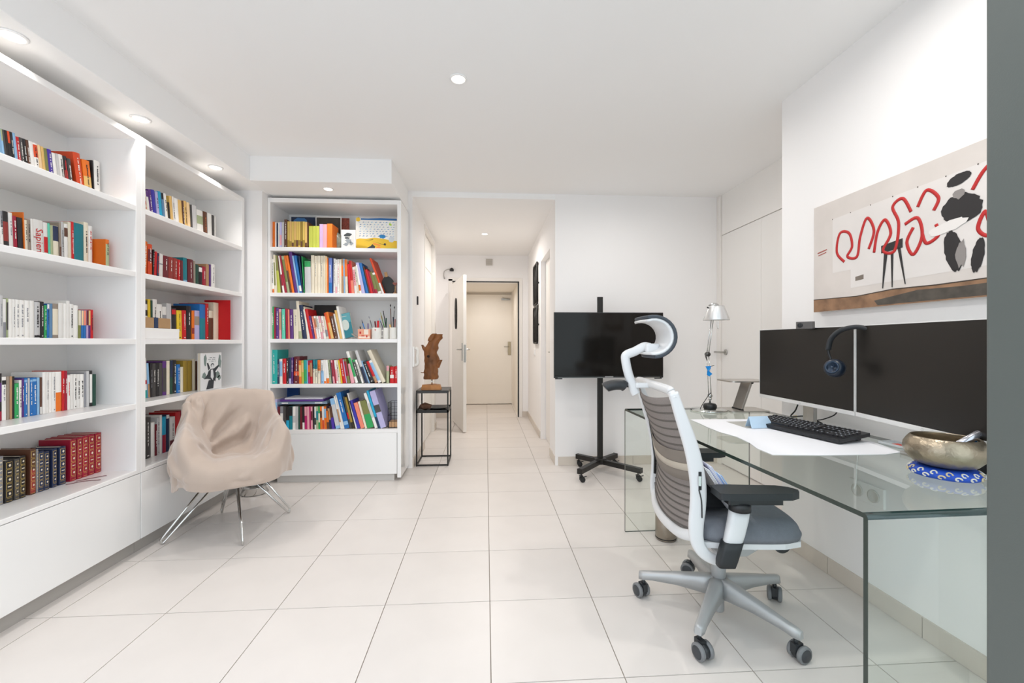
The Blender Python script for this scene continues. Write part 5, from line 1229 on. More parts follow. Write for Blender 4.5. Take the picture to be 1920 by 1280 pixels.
t = thing('power_adapter', 'white cube power adapter behind the keyboard', 'adapter', (1.60, 2.045, ZT + .001), .2)
MB().rbox(-.018, .018, -.022, .022, 0, .028, .005, 4).build('cube', LACQ, t, bevel=0.003)
MB().box(-.010, .010, .022, .05, .006, .018).build('plug', mat('plug_cream', 'dccfae', 0.5), t, bevel=0.001)
# laptop stand
t = thing('laptop_stand', 'brushed aluminium Z-shaped laptop stand behind the lamp', 'stand', (1.495, 2.385, ZT), 0)
AL = mat('aluminium', 'c0bbb4', 0.3, 0.9, mottle=0.03, mscale=20)
MB().rbox(-.115, .115, -.085, .075, 0, .006, .02, 5).build('base_plate', AL, t, bevel=0.001)
MB().add([(-.04, -.05, .006), (-.028, -.05, .006), (.03, -.05, .168), (.016, -.05, .168), (-.04, .04, .006), (-.028, .04, .006), (.03, .04, .168), (.016, .04, .168)],
         [(0, 1, 2, 3), (4, 7, 6, 5), (0, 4, 5, 1), (1, 5, 6, 2), (2, 6, 7, 3), (3, 7, 4, 0)]).build('slanted_arm', AL, t, bevel=0.001)
MB().rbox(-.12, .115, -.085, .085, .168, .175, .03, 5).build('top_plate', AL, t, bevel=0.001)
MB().tube([(.024, -.055, .163), (.024, .045, .163)], .006, 10).tube([(-.034, -.055, .008), (-.034, .045, .008)], .006, 10).build('hinge', DARKMETAL, t)

# desk lamp
t = thing('desk_lamp', 'slim chrome articulated desk lamp with an aluminium cone shade', 'lamp', (1.283, 2.375, ZT))
MB().lathe([(0, 0), (.098, 0), (.100, .003), (.098, .008), (0, .009)], seg=48).build('base_disc', mat('base_glassy_chrome', 'd3d6d2', 0.08, 0.9), t)
MB().lathe([(0, .009), (.032, .009), (.037, .016), (.037, .030), (.030, .040), (.010, .044), (0, .044)], seg=32, c=(.012, .005, 0)).build('weight', BLACKPL, t)
px = .012
MB().tube([(px, .005, .04), (px, .005, .085)], .005, 10).lathe([(.008, 0), (.010, .006), (.008, .014)], c=(px, .005, .06), seg=14).build('stem', CHROME, t)
J1 = Vector((px, .005, .085)); J2 = Vector((-.002, .005, .325)); J3 = Vector((.028, .005, .54))
for dx in (-.007, .007): MB().tube([J1 + Vector((dx, 0, 0)), J2 + Vector((dx, 0, 0))], .0028, 8).build('lower_arm', CHROME, t)
for dx in (-.006, .006): MB().tube([J2 + Vector((dx, 0, 0)), J3 + Vector((dx, 0, 0))], .0028, 8).build('upper_arm', CHROME, t)
MB().lathe([(0, -.010), (.013, -.010), (.013, .010), (0, .010)], seg=18, M=Matrix.Translation(J2) @ Matrix.Rotation(PI / 2, 4, 'X')).tube([J2 + Vector((-.010, -.004, .012)), J2 + Vector((-.016, -.006, -.012)), J2 + Vector((-.006, -.006, -.035))], .003, 8).build('elbow_joint', mat('joint_dark', '5a5856', 0.3, 0.8), t)
MB().lathe([(0, -.009), (.010, -.009), (.010, .009), (0, .009)], seg=18, M=Matrix.Translation(J1) @ Matrix.Rotation(PI / 2, 4, 'X')).build('base_joint', CHROME, t)
SHC = J3 + Vector((.022, 0, -.018))
shade = MB().lathe([(.071, 0), (.0712, .002), (.045, .075), (.043, .082), (.0, .084)], c=tuple(SHC), seg=40).build('lamp_shade', mat('shade_aluminium', 'd9d9d8', 0.32, 0.65), t)
md = shade.modifiers.new('thick', 'SOLIDIFY'); md.thickness = .0015
MB().lathe([(.027, 0), (.026, .008), (.018, .015), (0, .018)], c=tuple(SHC + Vector((-.016, 0, .083))), seg=24).build('shade_cap', mat('shade_cap', 'bdbcba', 0.3, 0.6), shade)
MB().tube([SHC + Vector((-.045, 0, .07)), SHC + Vector((-.055, 0, .075))], .004, 8).build('shade_knob', BLACKPL, shade)
MB().tube(catmull([SHC + Vector((.003, 0, .01)), SHC + Vector((.006, 0, -.04)), SHC + Vector((.012, 0, -.045)), SHC + Vector((.012, 0, .01))], 5), .0016, 6).build('pull_wire', CHROME, t)
bt_ = J1.lerp(J2, .62)
MB().add([bt_ + Vector(p_) for p_ in [(-.022, -.009, .022), (.010, -.010, .024), (.008, -.009, .006), (-.004, -.012, -.004), (.018, -.010, -.022), (.0, -.011, -.036), (-.014, -.010, -.028), (-.010, -.009, .0)]], [(0, 1, 2, 3, 7), (3, 4, 5, 6, 7)]).add(
    [bt_ + Vector(p_) for p_ in [(-.022, -.006, .022), (.010, -.007, .024), (.008, -.006, .006), (-.004, -.009, -.004), (.018, -.007, -.022), (.0, -.008, -.036), (-.014, -.007, -.028), (-.010, -.006, .0)]], [(0, 7, 3, 2, 1), (3, 7, 6, 5, 4)]).build('blue_tape', mat('tape_blue', '1f8fdc', 0.4), t)
MB().tube([bt_ + Vector((.004, -.004, .02)), bt_ + Vector((.03, -.006, .026))], .0016, 6).build('clip_pin', BLACKPL, t)
MB().tube(catmull([J1 + Vector((.004, -.004, .02)), J1 + Vector((-.02, -.01, -.005)), (-.045, -.01, .03), (-.055, -.012, .010)], 6), .0022, 6).build('lamp_cable', BC, t)

# singing bowl on brocade cushion with mallet
BX, BY = 1.345, 1.165
t = thing('brocade_cushion', 'flat blue and white brocade ring cushion under the metal bowl', 'cushion', (BX, BY, ZT), 0)
MB().lathe([(0, .002), (.055, .001), (.074, .005), (.081, .014), (.074, .026), (.05, .031), (0, .028)], seg=48).build('cushion_body', mat('brocade_blue', '1d4fc0', 0.6), t)
br = MB(); rb = random.Random(12)
for k_ in range(15):
    a0 = 2 * PI * k_ / 15
    for (rr_, zz_, dz_) in ((.0822, .013, 0), (.0765, .0225, .2)):
        pts_ = []
        for q_ in range(9):
            th = q_ / 8 * 1.6 * PI; rad = .0085 * (1 - q_ / 13)
            a_ = a0 + dz_ + rad * math.cos(th) / .08; zq = zz_ + rad * .75 * math.sin(th)
            rr2 = .0815 - max(0, (zq - .014)) ** 2 * 60 - max(0, (.014 - zq)) ** 2 * 60
            pts_.append((rr2 * math.cos(a_), rr2 * math.sin(a_), max(zq, .003)))
        br.tube(pts_, .0022, 5, m=0 if k_ % 3 else 1)
br.build('brocade_pattern', [mat('brocade_white', 'e7e3d8', 0.5), mat('brocade_gold', 'd9c7a0', 0.5)], t)
t = thing('singing_bowl', 'aged bronze and silver singing bowl on the blue brocade cushion', 'bowl', (BX, BY, ZT + .0310), 0)
BRZ = mat('hammered_bronze', 'a99c88', 0.34, 0.85, mottle=0.14, mscale=9, bump=0.25, bscale=55)
MB().lathe([(0, 0), (.045, .001), (.070, .010), (.087, .030), (.0935, .048), (.091, .064), (.083, .078), (.0765, .086), (.0735, .087), (.072, .085), (.080, .074), (.087, .060), (.090, .048), (.083, .032), (.068, .014), (.04, .006), (0, .005)], seg=64).build('bowl_body', BRZ, t)
t = thing('bowl_mallet', 'silver and blue handled striker resting in the metal bowl', 'mallet', (BX + .006, BY - .03, ZT + .098), 0)
v1 = Vector((.135, .012, .058))
MB().tube([(0, 0, 0), tuple(v1)], .011, 12).build('silver_shaft', mat('mallet_silver', 'c4c4ca', 0.2, 0.9), t)
MB().tube([tuple(v1 * .35 + Vector((.02, .01, -.018))), tuple(v1 + Vector((.02, .01, -.018)))], .010, 12).build('blue_grip', mat('mallet_blue', '2f6fa6', 0.3, 0.4), t)
# clear tray with red item
t = thing('clear_tray', 'small clear tray with a red strip beside the bowl', 'tray', (1.565, 1.50, ZT), .1)
CLR = mat('tray_clear', 'd7dadb', 0.15)
MB().box(-.03, .04, -.07, .07, 0, .003).box(-.03, -.028, -.07, .07, 0, .010).box(.038, .04, -.07, .07, 0, .010).box(-.03, .04, .068, .07, 0, .010).build('tray_body', CLR, t, bevel=0.0008)
MB().box(-.012, .014, -.065, .03, .0035, .007).build('red_strip', mat('red_strip', 'e0482e', 0.5), t)
t = thing('black_pouch', 'black speaker box partly hidden behind the bowl at the frame post', 'speaker', (1.52, 1.155, ZT), 0)
MB().rbox(-.03, .03, -.06, .05, 0, .105, .012, 4).build('body', BLACKPL, t, bevel=0.004)
MB().lathe([(.018, 0), (.020, .003), (.016, .004), (0, .001)], seg=20, M=Matrix.Translation((-.031, 0, .06)) @ MX).build('speaker_cone', DARKMETAL, t)
# brushed steel cylinder under the desk
t = thing('steel_bin', 'brushed steel cylinder standing on the floor behind the office chair', 'bin', (1.035, 2.385, 0))
MB().lathe([(0, .001), (.055, .001), (.058, .006), (.058, .14), (.055, .145), (.052, .143), (.052, .01), (0, .01)], seg=36).build('body', mat('bin_steel', 'a39b90', 0.28, 1.0), t)
MB().lathe([(.0585, .01), (.0592, .012), (.0585, .016)], seg=36).build('base_ring', DARKMETAL, t)

# ================================================================== CANVAS (generic stand-in)
CY0, CY1, CZ0, CZ1 = 1.20, 2.026, 1.280, 1.800
t = thing('wall_canvas', 'large canvas print with red spray strokes and black shapes on pale ground', 'picture', (WR - .033, (CY0 + CY1) / 2, CZ0))
cw, ch = CY1 - CY0, CZ1 - CZ0
def cv(name, m, polys, dep):
    """polys in (s,t): s from the far/left edge (0) to the near/right edge (1)"""
    for P in polys: MB().add([(-dep, cw / 2 - cw * p_[0], ch * p_[1]) for p_ in P], [tuple(range(len(P)))]).build(name, m, t)
MB().box(0, .031, -cw / 2, cw / 2, 0, ch).build('stretched_canvas', mat('canvas_plaster', 'd3cbc5', 0.7, mottle=0.06, mscale=5), t, bevel=0.002)
cv('pale_wall', mat('canvas_pale', 'dcd6d2', 0.7, mottle=0.05, mscale=4), [[(.14, .34), (.26, .34), (.26, .18), (1, .2), (1, .86), (.14, .83)]], .0004)
cv('ground_strip', mat('canvas_ground', '8b6a50', 0.7, mottle=0.35, mscale=16), [[(0, 0), (1, 0), (1, .115), (.7, .11), (.5, .12), (.3, .10), (0, .12)]], .0006)
cv('dark_ground', mat('canvas_dark_ground', '4d4740', 0.7, mottle=0.3, mscale=22), [[(.42, .01), (1, .01), (1, .09), (.8, .085), (.62, .095), (.5, .07), (.40, .05)]], .0008)
cv('ground_line', mat('canvas_line', '3f342b', 0.7), [[(0, .115), (.3, .10), (.5, .12), (.7, .11), (1, .115), (1, .122), (.7, .118), (.5, .128), (.3, .107), (0, .121)]], .001)
RED = mat('spray_red', 'b91f1f', 0.6)
def strokes(lines, w_=.007):
    for L in lines:
        mb = MB(); P = catmull([(-.0016, cw / 2 - cw * a_, ch * b_) for a_, b_ in L], 8)
        mb.tube(P, w_, 6, flat=1.0, up=(1, 0, 0))
        mb.v = [(-.0012 + (p_[0] + .0016) * .12, p_[1], p_[2]) for p_ in mb.v]
        mb.build('red_stroke', RED, t)
strokes([[(.22, .42), (.17, .52), (.19, .68), (.25, .66), (.27, .54), (.24, .46), (.30, .44), (.32, .60), (.36, .74), (.40, .62), (.37, .48)],
         [(.40, .44), (.42, .60), (.46, .68), (.49, .56), (.45, .44), (.51, .42), (.53, .62), (.50, .76), (.55, .80), (.59, .68)],
         [(.56, .60), (.62, .62), (.64, .48), (.60, .36), (.57, .46), (.60, .56)], [(.62, .70), (.66, .80), (.71, .72), (.69, .64)],
         [(.84, .70), (.88, .80), (.92, .83), (.97, .76), (.99, .60), (.96, .44), (.90, .38), (.86, .44), (.885, .54), (.905, .46), (.93, .66)],
         [(.64, .50), (.66, .42), (.71, .46), (.70, .54)]])
BLK = mat('canvas_black', '262324', 0.65); GRY = mat('canvas_grey', '8d8784', 0.65)
cv('black_shape', BLK, [ell(.79, .80, .05, .035, 36, .5, .08, 1), ell(.80, .60, .075, .10, 40, .2, .07, 2), ell(.77, .33, .035, .14, 36, .1, .07, 3), ell(.86, .27, .022, .11, 36, -.1, .08, 6),
     [(.44, .48), (.55, .50), (.55, .43), (.44, .42)], [(.455, .42), (.475, .42), (.45, .14), (.445, .14)], [(.49, .42), (.505, .42), (.50, .14), (.495, .14)], [(.525, .43), (.54, .43), (.565, .15), (.56, .15)]], .0016)
cv('grey_shape', GRY, [ell(.80, .30, .020, .09, 16, 0, .25, 4), ell(.79, .70, .022, .03, 12, 0, .25, 5)], .0020)
cv('white_shape', mat('canvas_white', 'e4dfdb', 0.65), [ell(.745, .50, .080, .036, 20, .35, .12, 2)], .0024)
cv('plate_detail', mat('canvas_plate', '7b7066', 0.65), [[(.29, .27), (.34, .28), (.34, .24), (.29, .235)]], .0009)
cv('red_plaque', mat('canvas_plaque', 'a8544a', 0.65), [[(.03, .56), (.10, .575), (.10, .565), (.03, .55)], [(.035, .535), (.095, .55), (.095, .542), (.035, .527)]], .0009)
cv('screw', mat('canvas_line', '3f342b', 0.7), [ell(.14 + .12 * k_, .83 + .004 * k_, .003, .005, 8) for k_ in range(7)], .001)
# ================================================================== OFFICE CHAIR
OC = Vector((.965, 1.707, 0)); OA = math.radians(-5)
ch = thing('office_chair', 'white framed ergonomic office chair with mesh back and headrest, at the glass desk', 'office chair', tuple(OC), OA)
WP = mat('chair_white', 'd9dadb', 0.36); GP = mat('chair_silver', 'b3b5b6', 0.38, 0.35); DG = mat('chair_dark', '2a2d30', 0.45)
FAB = mat('seat_fabric', '6f737a', 0.85, mottle=0.05, mscale=60, bump=0.2, bscale=500)
MESHM = mat('back_mesh', '8f8783', 0.8, mottle=0.10, mscale=300, bump=0.4, bscale=500)
RIBM = mat('back_rib', '5c5753', 0.6)
RZi = Matrix.Rotation(-OA, 3, 'Z')
# --- star base
CAST = [(.666, 1.852), (.725, 1.435), (1.11, 1.416), (1.295, 1.782), (1.002, 2.049)]
MB().lathe([(0, .16), (.034, .16), (.038, .15), (.040, .10), (.034, .082), (0, .082)], seg=28).build('base_hub', GP, ch, bevel=0.0)
for k_, (cx_, cy_) in enumerate(CAST):
    f_ = RZi @ (Vector((cx_, cy_, 0)) - OC); L = .315; a_ = math.atan2(f_.y, f_.x)
    M = Matrix.Rotation(a_, 4, 'Z')
    rows_ = []
    for (x_, hw_, zt_, zb_) in ((.015, .034, .162, .085), (.06, .029, .158, .092), (.16, .023, .142, .098), (.26, .019, .124, .094), (.30, .019, .118, .088), (.318, .012, .114, .086)):
        rows_.append([(x_, -hw_, zb_), (x_, -hw_ * .8, zt_ - .006), (x_, -hw_ * .45, zt_), (x_, hw_ * .45, zt_), (x_, hw_ * .8, zt_ - .006), (x_, hw_, zb_), (x_, -hw_, zb_)])
    mb = MB(); mb.grid(rows_, 0, True, M); mb.add(rows_[-1][:6], [tuple(range(6))], 0, False, M); mb.add(rows_[0][:6], [tuple(range(6))], 0, False, M)
    arm_ = mb.build('base_leg', GP, ch, fixn=True)
    # twin wheel caster
    cc_ = Vector((f_.x, f_.y, 0)).normalized() * .298
    swiv = [2.0, -1.2, .3, 1.1, 2.6][k_]
    cst = MB().tube([(cc_.x, cc_.y, .09), (cc_.x, cc_.y, .055)], .007, 10).build('caster', DG, ch)
    Mc = Matrix.Translation((cc_.x, cc_.y, 0)) @ Matrix.Rotation(swiv, 4, 'Z') @ Matrix.Translation((.016, 0, .0305))
    MB().lathe([(0, -.010), (.026, -.010), (.026, .010), (0, .010)], seg=24, M=Mc @ Matrix.Rotation(PI / 2, 4, 'X')).box(-.030, .006, -.011, .011, .0, .034, M=Mc).build('fork', DG, cst)
    for s_ in (-1, 1):
        Mw = Mc @ Matrix.Translation((0, s_ * .019, 0)) @ Matrix.Rotation(PI / 2, 4, 'X')
        wl = MB().lathe([(0, -.0085), (.026, -.0085), (.0302, -.005), (.0302, .005), (.026, .0085), (0, .0085)], seg=32, M=Mw).build('wheel', mat('wheel_tyre', '77797b', 0.5), cst)
        MB().lathe([(0, -.0098), (.020, -.0095), (.0225, -.0086), (.0225, .0086), (.020, .0095), (0, .0098)], seg=28, M=Mw).build('wheel_cap', mat('wheel_cap', '3a3d41', 0.45), wl)
MB().lathe([(0, .018), (.019, .018), (.022, .023), (.022, .15), (.028, .16), (.028, .225), (.034, .245), (.034, .30), (0, .30)], seg=28).build('gas_column', GP, ch)
# --- mechanism
MB().rbox(-.10, .13, -.07, .07, .295, .36, .03, 5).build('mechanism_box', WP, ch, bevel=0.012)
MB().prism([(-.03, .285), (.07, .285), (.135, .325), (.12, .352), (.05, .35), (.0, .335)], -.092, -.074, M=Matrix.Rotation(PI / 2, 4, 'X') @ Matrix.Scale(-1, 4, (0, 0, 1))).build('tilt_bracket', GP, ch, bevel=0.004, fixn=True)
MB().prism([(-.03, .285), (.07, .285), (.135, .325), (.12, .352), (.05, .35), (.0, .335)], .074, .092, M=Matrix.Rotation(PI / 2, 4, 'X') @ Matrix.Scale(-1, 4, (0, 0, 1))).build('tilt_bracket', GP, ch, bevel=0.004, fixn=True)
MB().lathe([(0, 0), (.014, 0), (.014, .004), (.010, .006), (0, .005)], seg=22, M=Matrix.Translation((.098, -.092, .327)) @ Matrix.Rotation(PI / 2, 4, 'X')).build('bolt_cap', WP, ch)
MB().lathe([(0, -.02), (.022, -.02), (.030, -.012), (.031, .010), (.024, .02), (0, .02)], seg=24, M=Matrix.Translation((.165, -.15, .365)) @ Matrix.Rotation(PI / 2, 4, 'X')).tube([(.13, -.08, .35), (.16, -.14, .362)], .008, 8).build('adjust_knob', DG, ch)
MB().rbox(.05, .09, -.235, -.215, .385, .40, .006, 3).build('seat_clip', WP, ch)
# --- seat: pan and cushion
def seat_out(s, zz):
    return [(-.185 * s - 0.0, -.20 * s), (-.17 * s, -.235 * s), (-.02, -.247 * s), (.13, -.245 * s), (.205 * s, -.222 * s), (.232 * s, -.18 * s), (.242 * s, 0), (.232 * s, .18 * s), (.205 * s, .222 * s), (.13, .245 * s), (-.02, .247 * s), (-.17 * s, .235 * s), (-.185 * s, .20 * s)]
MB().prism(seat_out(.97, 0), .385, .405).build('seat_pan', WP, ch, bevel=0.006)
mb = MB(); N_ = 26; rows_ = []
for i in range(N_ + 1):
    row = []
    for j in range(N_ + 1):
        a_, b_ = i / N_ * 2 - 1, j / N_ * 2 - 1
        # superellipse mapping square -> rounded square
        x_ = a_ * math.sqrt(1 - .30 * b_ * b_ * b_ * b_); y_ = b_ * math.sqrt(1 - .30 * a_ ** 4)
        e_ = max(abs(a_), abs(b_))
        z_ = .488 - .050 * max(0, (e_ - .72) / .28) ** 2.2 - .012 * (1 - e_ ** 2) + (-.010 * max(0, a_) ** 2)
        row.append((.022 + x_ * .218, y_ * .245, z_))
    rows_.append(row)
mb.grid(rows_)
ring = [rows_[0][j] for j in range(N_ + 1)] + [rows_[i][N_] for i in range(1, N_ + 1)] + [rows_[N_][j] for j in range(N_ - 1, -1, -1)] + [rows_[i][0] for i in range(N_ - 1, 0, -1)]
low = [(p_[0] * .99 + .0002, p_[1] * .99, .406) for p_ in ring]
midr = [(p_[0] * 1.012, p_[1] * 1.012, .424) for p_ in ring]
nr = len(ring)
mb.add(ring + midr + low, [(i, (i + 1) % nr, nr + (i + 1) % nr, nr + i) for i in range(nr)] + [(nr + i, nr + (i + 1) % nr, 2 * nr + (i + 1) % nr, 2 * nr + i) for i in range(nr)] + [tuple(range(2 * nr, 3 * nr))], 0, True)
so = mb.build('seat_cushion', FAB, ch, fixn=True)
# --- backrest frame: rails following the measured profile
PROF = [(-.268, .948), (-.248, .885), (-.226, .82), (-.202, .745), (-.186, .67), (-.178, .60), (-.180, .53), (-.186, .47), (-.182, .41), (-.155, .365), (-.105, .338), (-.03, .320), (.03, .318)]
HW = .232
def yat(x, z): # rails close in under the seat
    return HW if (z > .36 or x < -.14) else HW - (HW - .095) * ((x + .14) / .17) ** 1.6
for s_ in (-1, 1):
    P = catmull([(x_, s_ * yat(x_, z_), z_) for x_, z_ in PROF], 5)
    n_ = len(P); seg = 12; vs = []
    for i, p_ in enumerate(P):
        tt = (P[min(i + 1, n_ - 1)] - P[max(i - 1, 0)]).normalized(); side = Vector((0, 1, 0)); nn = tt.cross(side).normalized(); side = nn.cross(tt).normalized()
        f_ = i / (n_ - 1)
        wd = .017 + .012 * math.sin(min(f_ / .8, 1) * PI * .95)
        th = .0125
        for k_ in range(seg):
            a_ = 2 * PI * k_ / seg; ca, sa = math.cos(a_), math.sin(a_)
            ca = math.copysign(abs(ca) ** .6, ca); sa = math.copysign(abs(sa) ** .6, sa)
            vs.append(p_ + nn * ca * wd + side * sa * th)
    fs = [(i * seg + k_, i * seg + (k_ + 1) % seg, (i + 1) * seg + (k_ + 1) % seg, (i + 1) * seg + k_) for i in range(n_ - 1) for k_ in range(seg)]
    fs += [tuple(range(seg)), tuple(range((n_ - 1) * seg, n_ * seg))]
    rl = MB().add(vs, fs, 0, True).build('back_rail', WP, ch, fixn=True)
    if s_ < 0:
        MB().box(-.182, -.172, -.2475, -.2445, .60, .665).build('height_slot', BLACKPL, rl)
        MB().tube(catmull([(-.181, -.246, .60), (-.172, -.2465, .56), (-.170, -.2465, .50)], 4), .0022, 6).build('slot_line', BLACKPL, rl)
        MB().rbox(-.184, -.172, -.249, -.246, .615, .65, .002, 2).build('slot_button', CHROME, rl)
# top and bottom cross rails
MB().tube(catmull([(-.266, -HW, .925), (-.270, -HW + .012, .946), (-.274, -HW + .04, .954), (-.284, 0, .958), (-.274, HW - .04, .954), (-.270, HW - .012, .946), (-.266, HW, .925)], 6), .0165, 12, flat=.85).build('top_rail', WP, ch)
MB().tube(catmull([(-.186, -HW, .43), (-.214, -.15, .405), (-.228, 0, .398), (-.214, .15, .405), (-.186, HW, .43)], 6), .021, 12, flat=.75).build('lower_rail', WP, ch)
# mesh panel (bulges to the rear between the rails) and its ribs
def back_pt(z, y, off=0.0):
    zs_ = [p_[1] for p_ in PROF]; 
    for i in range(len(PROF) - 1):
        if PROF[i + 1][1] <= z <= PROF[i][1]:
            f_ = (z - PROF[i + 1][1]) / (PROF[i][1] - PROF[i + 1][1]); x_ = PROF[i + 1][0] + (PROF[i][0] - PROF[i + 1][0]) * f_; break
    else: x_ = PROF[0][0] if z > .9 else PROF[8][0]
    bulge = .034 * (1 - (y / HW) ** 2)
    return Vector((x_ - bulge - off, y, z - .028 * (1 - (y / HW) ** 2)))
zr = [.430 + .505 * k_ / 40 for k_ in range(41)]
mg = [[tuple(back_pt(z_, -HW + .01 + (2 * HW - .02) * j / 20)) for j in range(21)] for z_ in zr]
mo = MB().grid(mg).build('back_mesh', MESHM, ch)
md = mo.modifiers.new('thick', 'SOLIDIFY'); md.thickness = .003
ribz = [.905, .875, .845, .815, .785, .755, .60, .575, .55, .525, .50, .475, .45]
for z_ in ribz:
    P = [back_pt(z_ + .0, -HW + .008 + (2 * HW - .016) * j / 16, .004) for j in range(17)]
    MB().tube(P, .0032, 6).build('rib', RIBM, ch)
# lumbar panel (grey band with pale bar)
lg_ = [[tuple(back_pt(z_, -HW + .012 + (2 * HW - .024) * j / 16, .007)) for j in range(17)] for z_ in (.625, .65, .68, .71, .735)]
lo = MB().grid(lg_).build('lumbar_panel', mat('lumbar_grey', '7c746c', 0.6), ch); md = lo.modifiers.new('thick', 'SOLIDIFY'); md.thickness = .004
lg_ = [[tuple(back_pt(z_, -HW + .012 + (2 * HW - .024) * j / 16, .0105)) for j in range(17)] for z_ in (.662, .675, .688)]
lo2 = MB().grid(lg_).build('lumbar_bar', mat('lumbar_pale', 'b9b0a2', 0.5), lo); md = lo2.modifiers.new('thick', 'SOLIDIFY'); md.thickness = .003
MB().tube([back_pt(.76, HW - .014, .006), back_pt(.70, HW - .012, .010), back_pt(.60, HW - .012, .012), back_pt(.52, HW - .014, .010)], .006, 8).build('lumbar_guide', BLACKPL, ch)
# --- headrest
hr = MB().tube(catmull([(-.282, 0, 1.105), (-.305, 0, 1.112), (-.345, 0, 1.092), (-.378, 0, 1.078), (-.384, 0, 1.060), (-.372, 0, 1.00), (-.350, 0, .935), (-.340, 0, .915)], 6), .0125, 12, flat=1.5, up=(0, 1, 0)).build('headrest_arm', WP, ch)
MB().box(-.345, -.275, -.018, .018, .940, .962).build('headrest_clamp', WP, ch, bevel=0.006)
pd = MB().tube(catmull([(-.386, 0, .945), (-.40, 0, .952), (-.43, 0, .952), (-.46, 0, .945), (-.468, 0, .94)], 5), [.012] * 0 or .022, 14, flat=1.3).build('hanger_pad', SOFTBLACK, ch)
MB().tube([(-.39, 0, .945), (-.345, 0, .948)], .004, 8).build('stem', DARKMETAL, pd)
cxh, czh, rh = -.305, 1.152, .068
arcP = []
for k_ in range(17):
    a_ = math.radians(112 - 210 * k_ / 16)
    arcP.append((cxh + rh * math.cos(a_) * 1.05, czh + rh * math.sin(a_) * 1.0))
def shell(profile, y0, y1, ny, thick, bow=0.0):
    rows_ = []
    for (x_, z_) in profile:
        row = []
        for j in range(ny + 1):
            s_ = j / ny * 2 - 1; y_ = y0 + (y1 - y0) * j / ny
            row.append((x_ + bow * s_ * s_ , y_, z_))
        rows_.append(row)
    return rows_
so1 = MB().grid(shell(arcP, -.10, .10, 14, 0, .012)).build('headrest_shell', WP, ch)
md = so1.modifiers.new('thick', 'SOLIDIFY'); md.thickness = .010; md.offset = 0
padP = [(cxh + (rh + .012) * math.cos(math.radians(108 - 196 * k_ / 16)) * 1.05, czh + (rh + .012) * math.sin(math.radians(108 - 196 * k_ / 16))) for k_ in range(17)]
so2 = MB().grid(shell(padP, -.102, .102, 14, 0, .012)).build('headrest_pad', mat('pad_slate', '3a4149', 0.6), ch)
md = so2.modifiers.new('thick', 'SOLIDIFY'); md.thickness = .014; md.offset = 0
md = so2.modifiers.new('b', 'BEVEL'); md.width = .004; md.segments = 2
MB().lathe([(0, 0), (.010, 0), (.010, .006), (.007, .008), (0, .007)], seg=20, M=Matrix.Translation((-.292, -.020, 1.118)) @ Matrix.Rotation(PI / 2, 4, 'X')).lathe([(.016, -.014), (.018, 0), (.016, .014)], seg=20, M=Matrix.Translation((-.292, 0, 1.108)) @ Matrix.Rotation(PI / 2, 4, 'X')).build('headrest_pivot', mat('pivot_white', 'cfd0d0', 0.4), ch)
MB().box(-.306, -.25, -.03, .03, 1.085, 1.125).build('headrest_bracket', WP, ch, bevel=0.008)
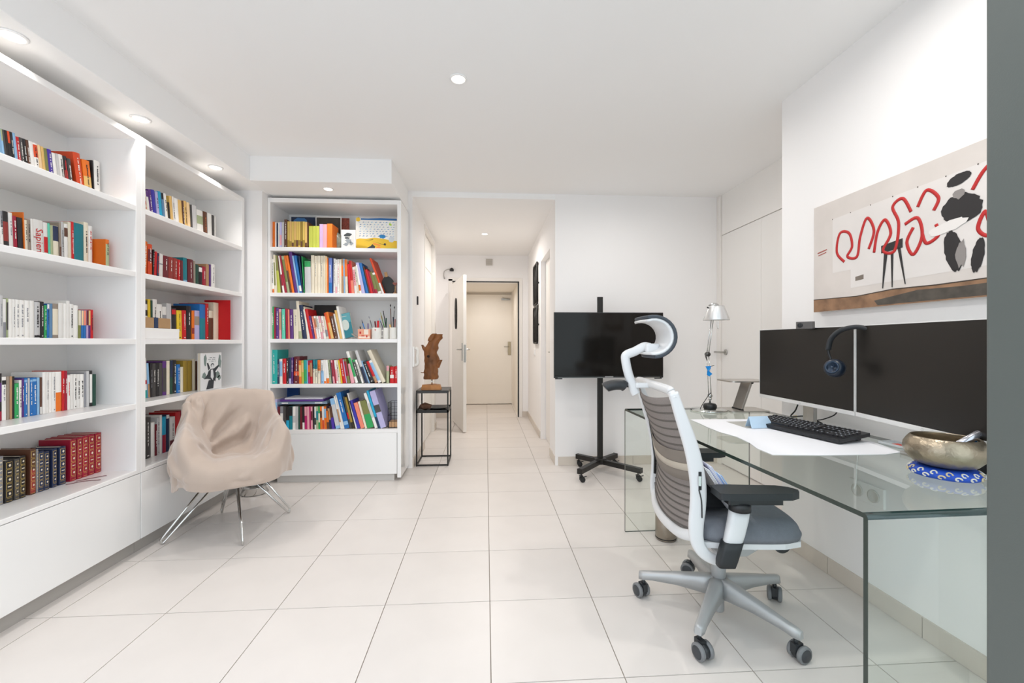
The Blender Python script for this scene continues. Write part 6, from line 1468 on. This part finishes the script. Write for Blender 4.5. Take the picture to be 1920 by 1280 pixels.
# --- arms
for s_ in (-1, 1):
    y_ = s_ * .268
    pts_ = [(-.155, y_ - .045), (-.125, y_ - .05), (.09, y_ - .042), (.125, y_ - .022), (.135, y_), (.118, y_ + .028), (.08, y_ + .045), (-.12, y_ + .05), (-.155, y_ + .04)]
    pts_ = [(p_[0] + .02, p_[1]) for p_ in pts_]
    MB().prism(pts_, .588, .612).build('arm_pad', SOFTBLACK, ch, bevel=0.008, bseg=3)
    MB().prism([(-.10, y_ - .030), (.09, y_ - .026), (.09, y_ + .026), (-.10, y_ + .030)], .566, .590).build('arm_slide', BLACKPL, ch, bevel=0.005)
    MB().lathe([(0, 0), (.036, 0), (.036, .030), (0, .030)], seg=24, c=(-.048, y_, .538)).build('arm_collar', BLACKPL, ch)
    rows_ = []
    for (x_, z_, wx_, wy_) in ((-.048, .545, .034, .020), (-.055, .50, .034, .020), (-.066, .45, .033, .019), (-.074, .42, .031, .018), (-.080, .40, .030, .018)):
        rows_.append([(x_ + wx_ * math.copysign(abs(math.cos(2 * PI * k_ / 16)) ** .6, math.cos(2 * PI * k_ / 16)), y_ + wy_ * math.copysign(abs(math.sin(2 * PI * k_ / 16)) ** .6, math.sin(2 * PI * k_ / 16)), z_) for k_ in range(17)])
    mb = MB(); mb.grid(rows_); mb.add(rows_[0][:16], [tuple(range(16))]); mb.add(rows_[-1][:16], [tuple(range(16))])
    mb.build('arm_post', WP, ch, fixn=True)
    rows_ = []
    for (x_, z_, wx_, wy_) in ((-.074, .428, .034, .0225), (-.082, .40, .034, .0225), (-.093, .36, .033, .022), (-.097, .34, .030, .020)):
        rows_.append([(x_ + wx_ * math.copysign(abs(math.cos(2 * PI * k_ / 16)) ** .4, math.cos(2 * PI * k_ / 16)), y_ + wy_ * math.copysign(abs(math.sin(2 * PI * k_ / 16)) ** .4, math.sin(2 * PI * k_ / 16)), z_) for k_ in range(17)])
    mb = MB(); mb.grid(rows_); mb.add(rows_[0][:16], [tuple(range(16))]); mb.add(rows_[-1][:16], [tuple(range(16))])
    mb.build('arm_sleeve', SOFTBLACK, ch, fixn=True)
    MB().box(-.115, -.06, min(s_ * .08, y_), max(s_ * .08, y_), .335, .365).build('arm_bracket', WP, ch, bevel=0.008)
# --- things lying on the seat: black bag and leaning papers
tc = RZi.inverted()
def wpt(x_, y_, z_): return OC + tc @ Vector((x_, y_, z_))
p_ = wpt(-.085, .02, .483)
t = thing('black_cushion', 'black cushion lying on the seat against the backrest', 'cushion', tuple(p_), OA)
mb = MB(); rows_ = []
for i in range(13):
    row = []
    for j in range(17):
        a_, b_ = i / 12 * 2 - 1, j / 16 * 2 - 1
        e_ = (1 - a_ ** 4) * (1 - b_ ** 4)
        row.append((a_ * .075, b_ * .16, .012 + .075 * max(e_, 0) ** .5 * (1 - .5 * a_)))
    rows_.append(row)
mb.grid(rows_); mb.grid([[(q_[0], q_[1], .012 - (q_[2] - .012) * .12) for q_ in r] for r in rows_])
mb.build('cushion_body', mat('cushion_black', '191a1d', 0.8), t, fixn=True)
for i_, (off_, lab_, mm, y0p, y1p, ln) in enumerate(((0.0, 'white papers leaning on the armrest, front of the stack on the seat', PAPERW, -.205, -.03, .205),
        (.016, 'lavender white papers in the middle of the stack leaning on the seat', mat('paper_lav', 'd8daf0', 0.7), -.200, -.03, .212), (.031, 'papers with a light blue sheet on top, back of the leaning stack', mat('paper_blue', '9fc2ee', 0.7), -.195, -.03, .165))):
    q_ = wpt(-.030 + off_ * .9, -.118, .4985 + off_ * .35)
    o = thing('paper_stack', lab_, 'paper', tuple(q_), OA, 'papers leaning between seat and backrest')
    o.rotation_euler = (0, math.radians(-33), OA)
    for k_ in range(3):
        MB().box(-.004 + k_ * .0035, -.0012 + k_ * .0035, y0p + .118 - .004 * k_, y1p + .118 - .006 * k_, 0, ln - .007 * k_).build('sheet', mm if k_ != 1 else PAPERW, o)
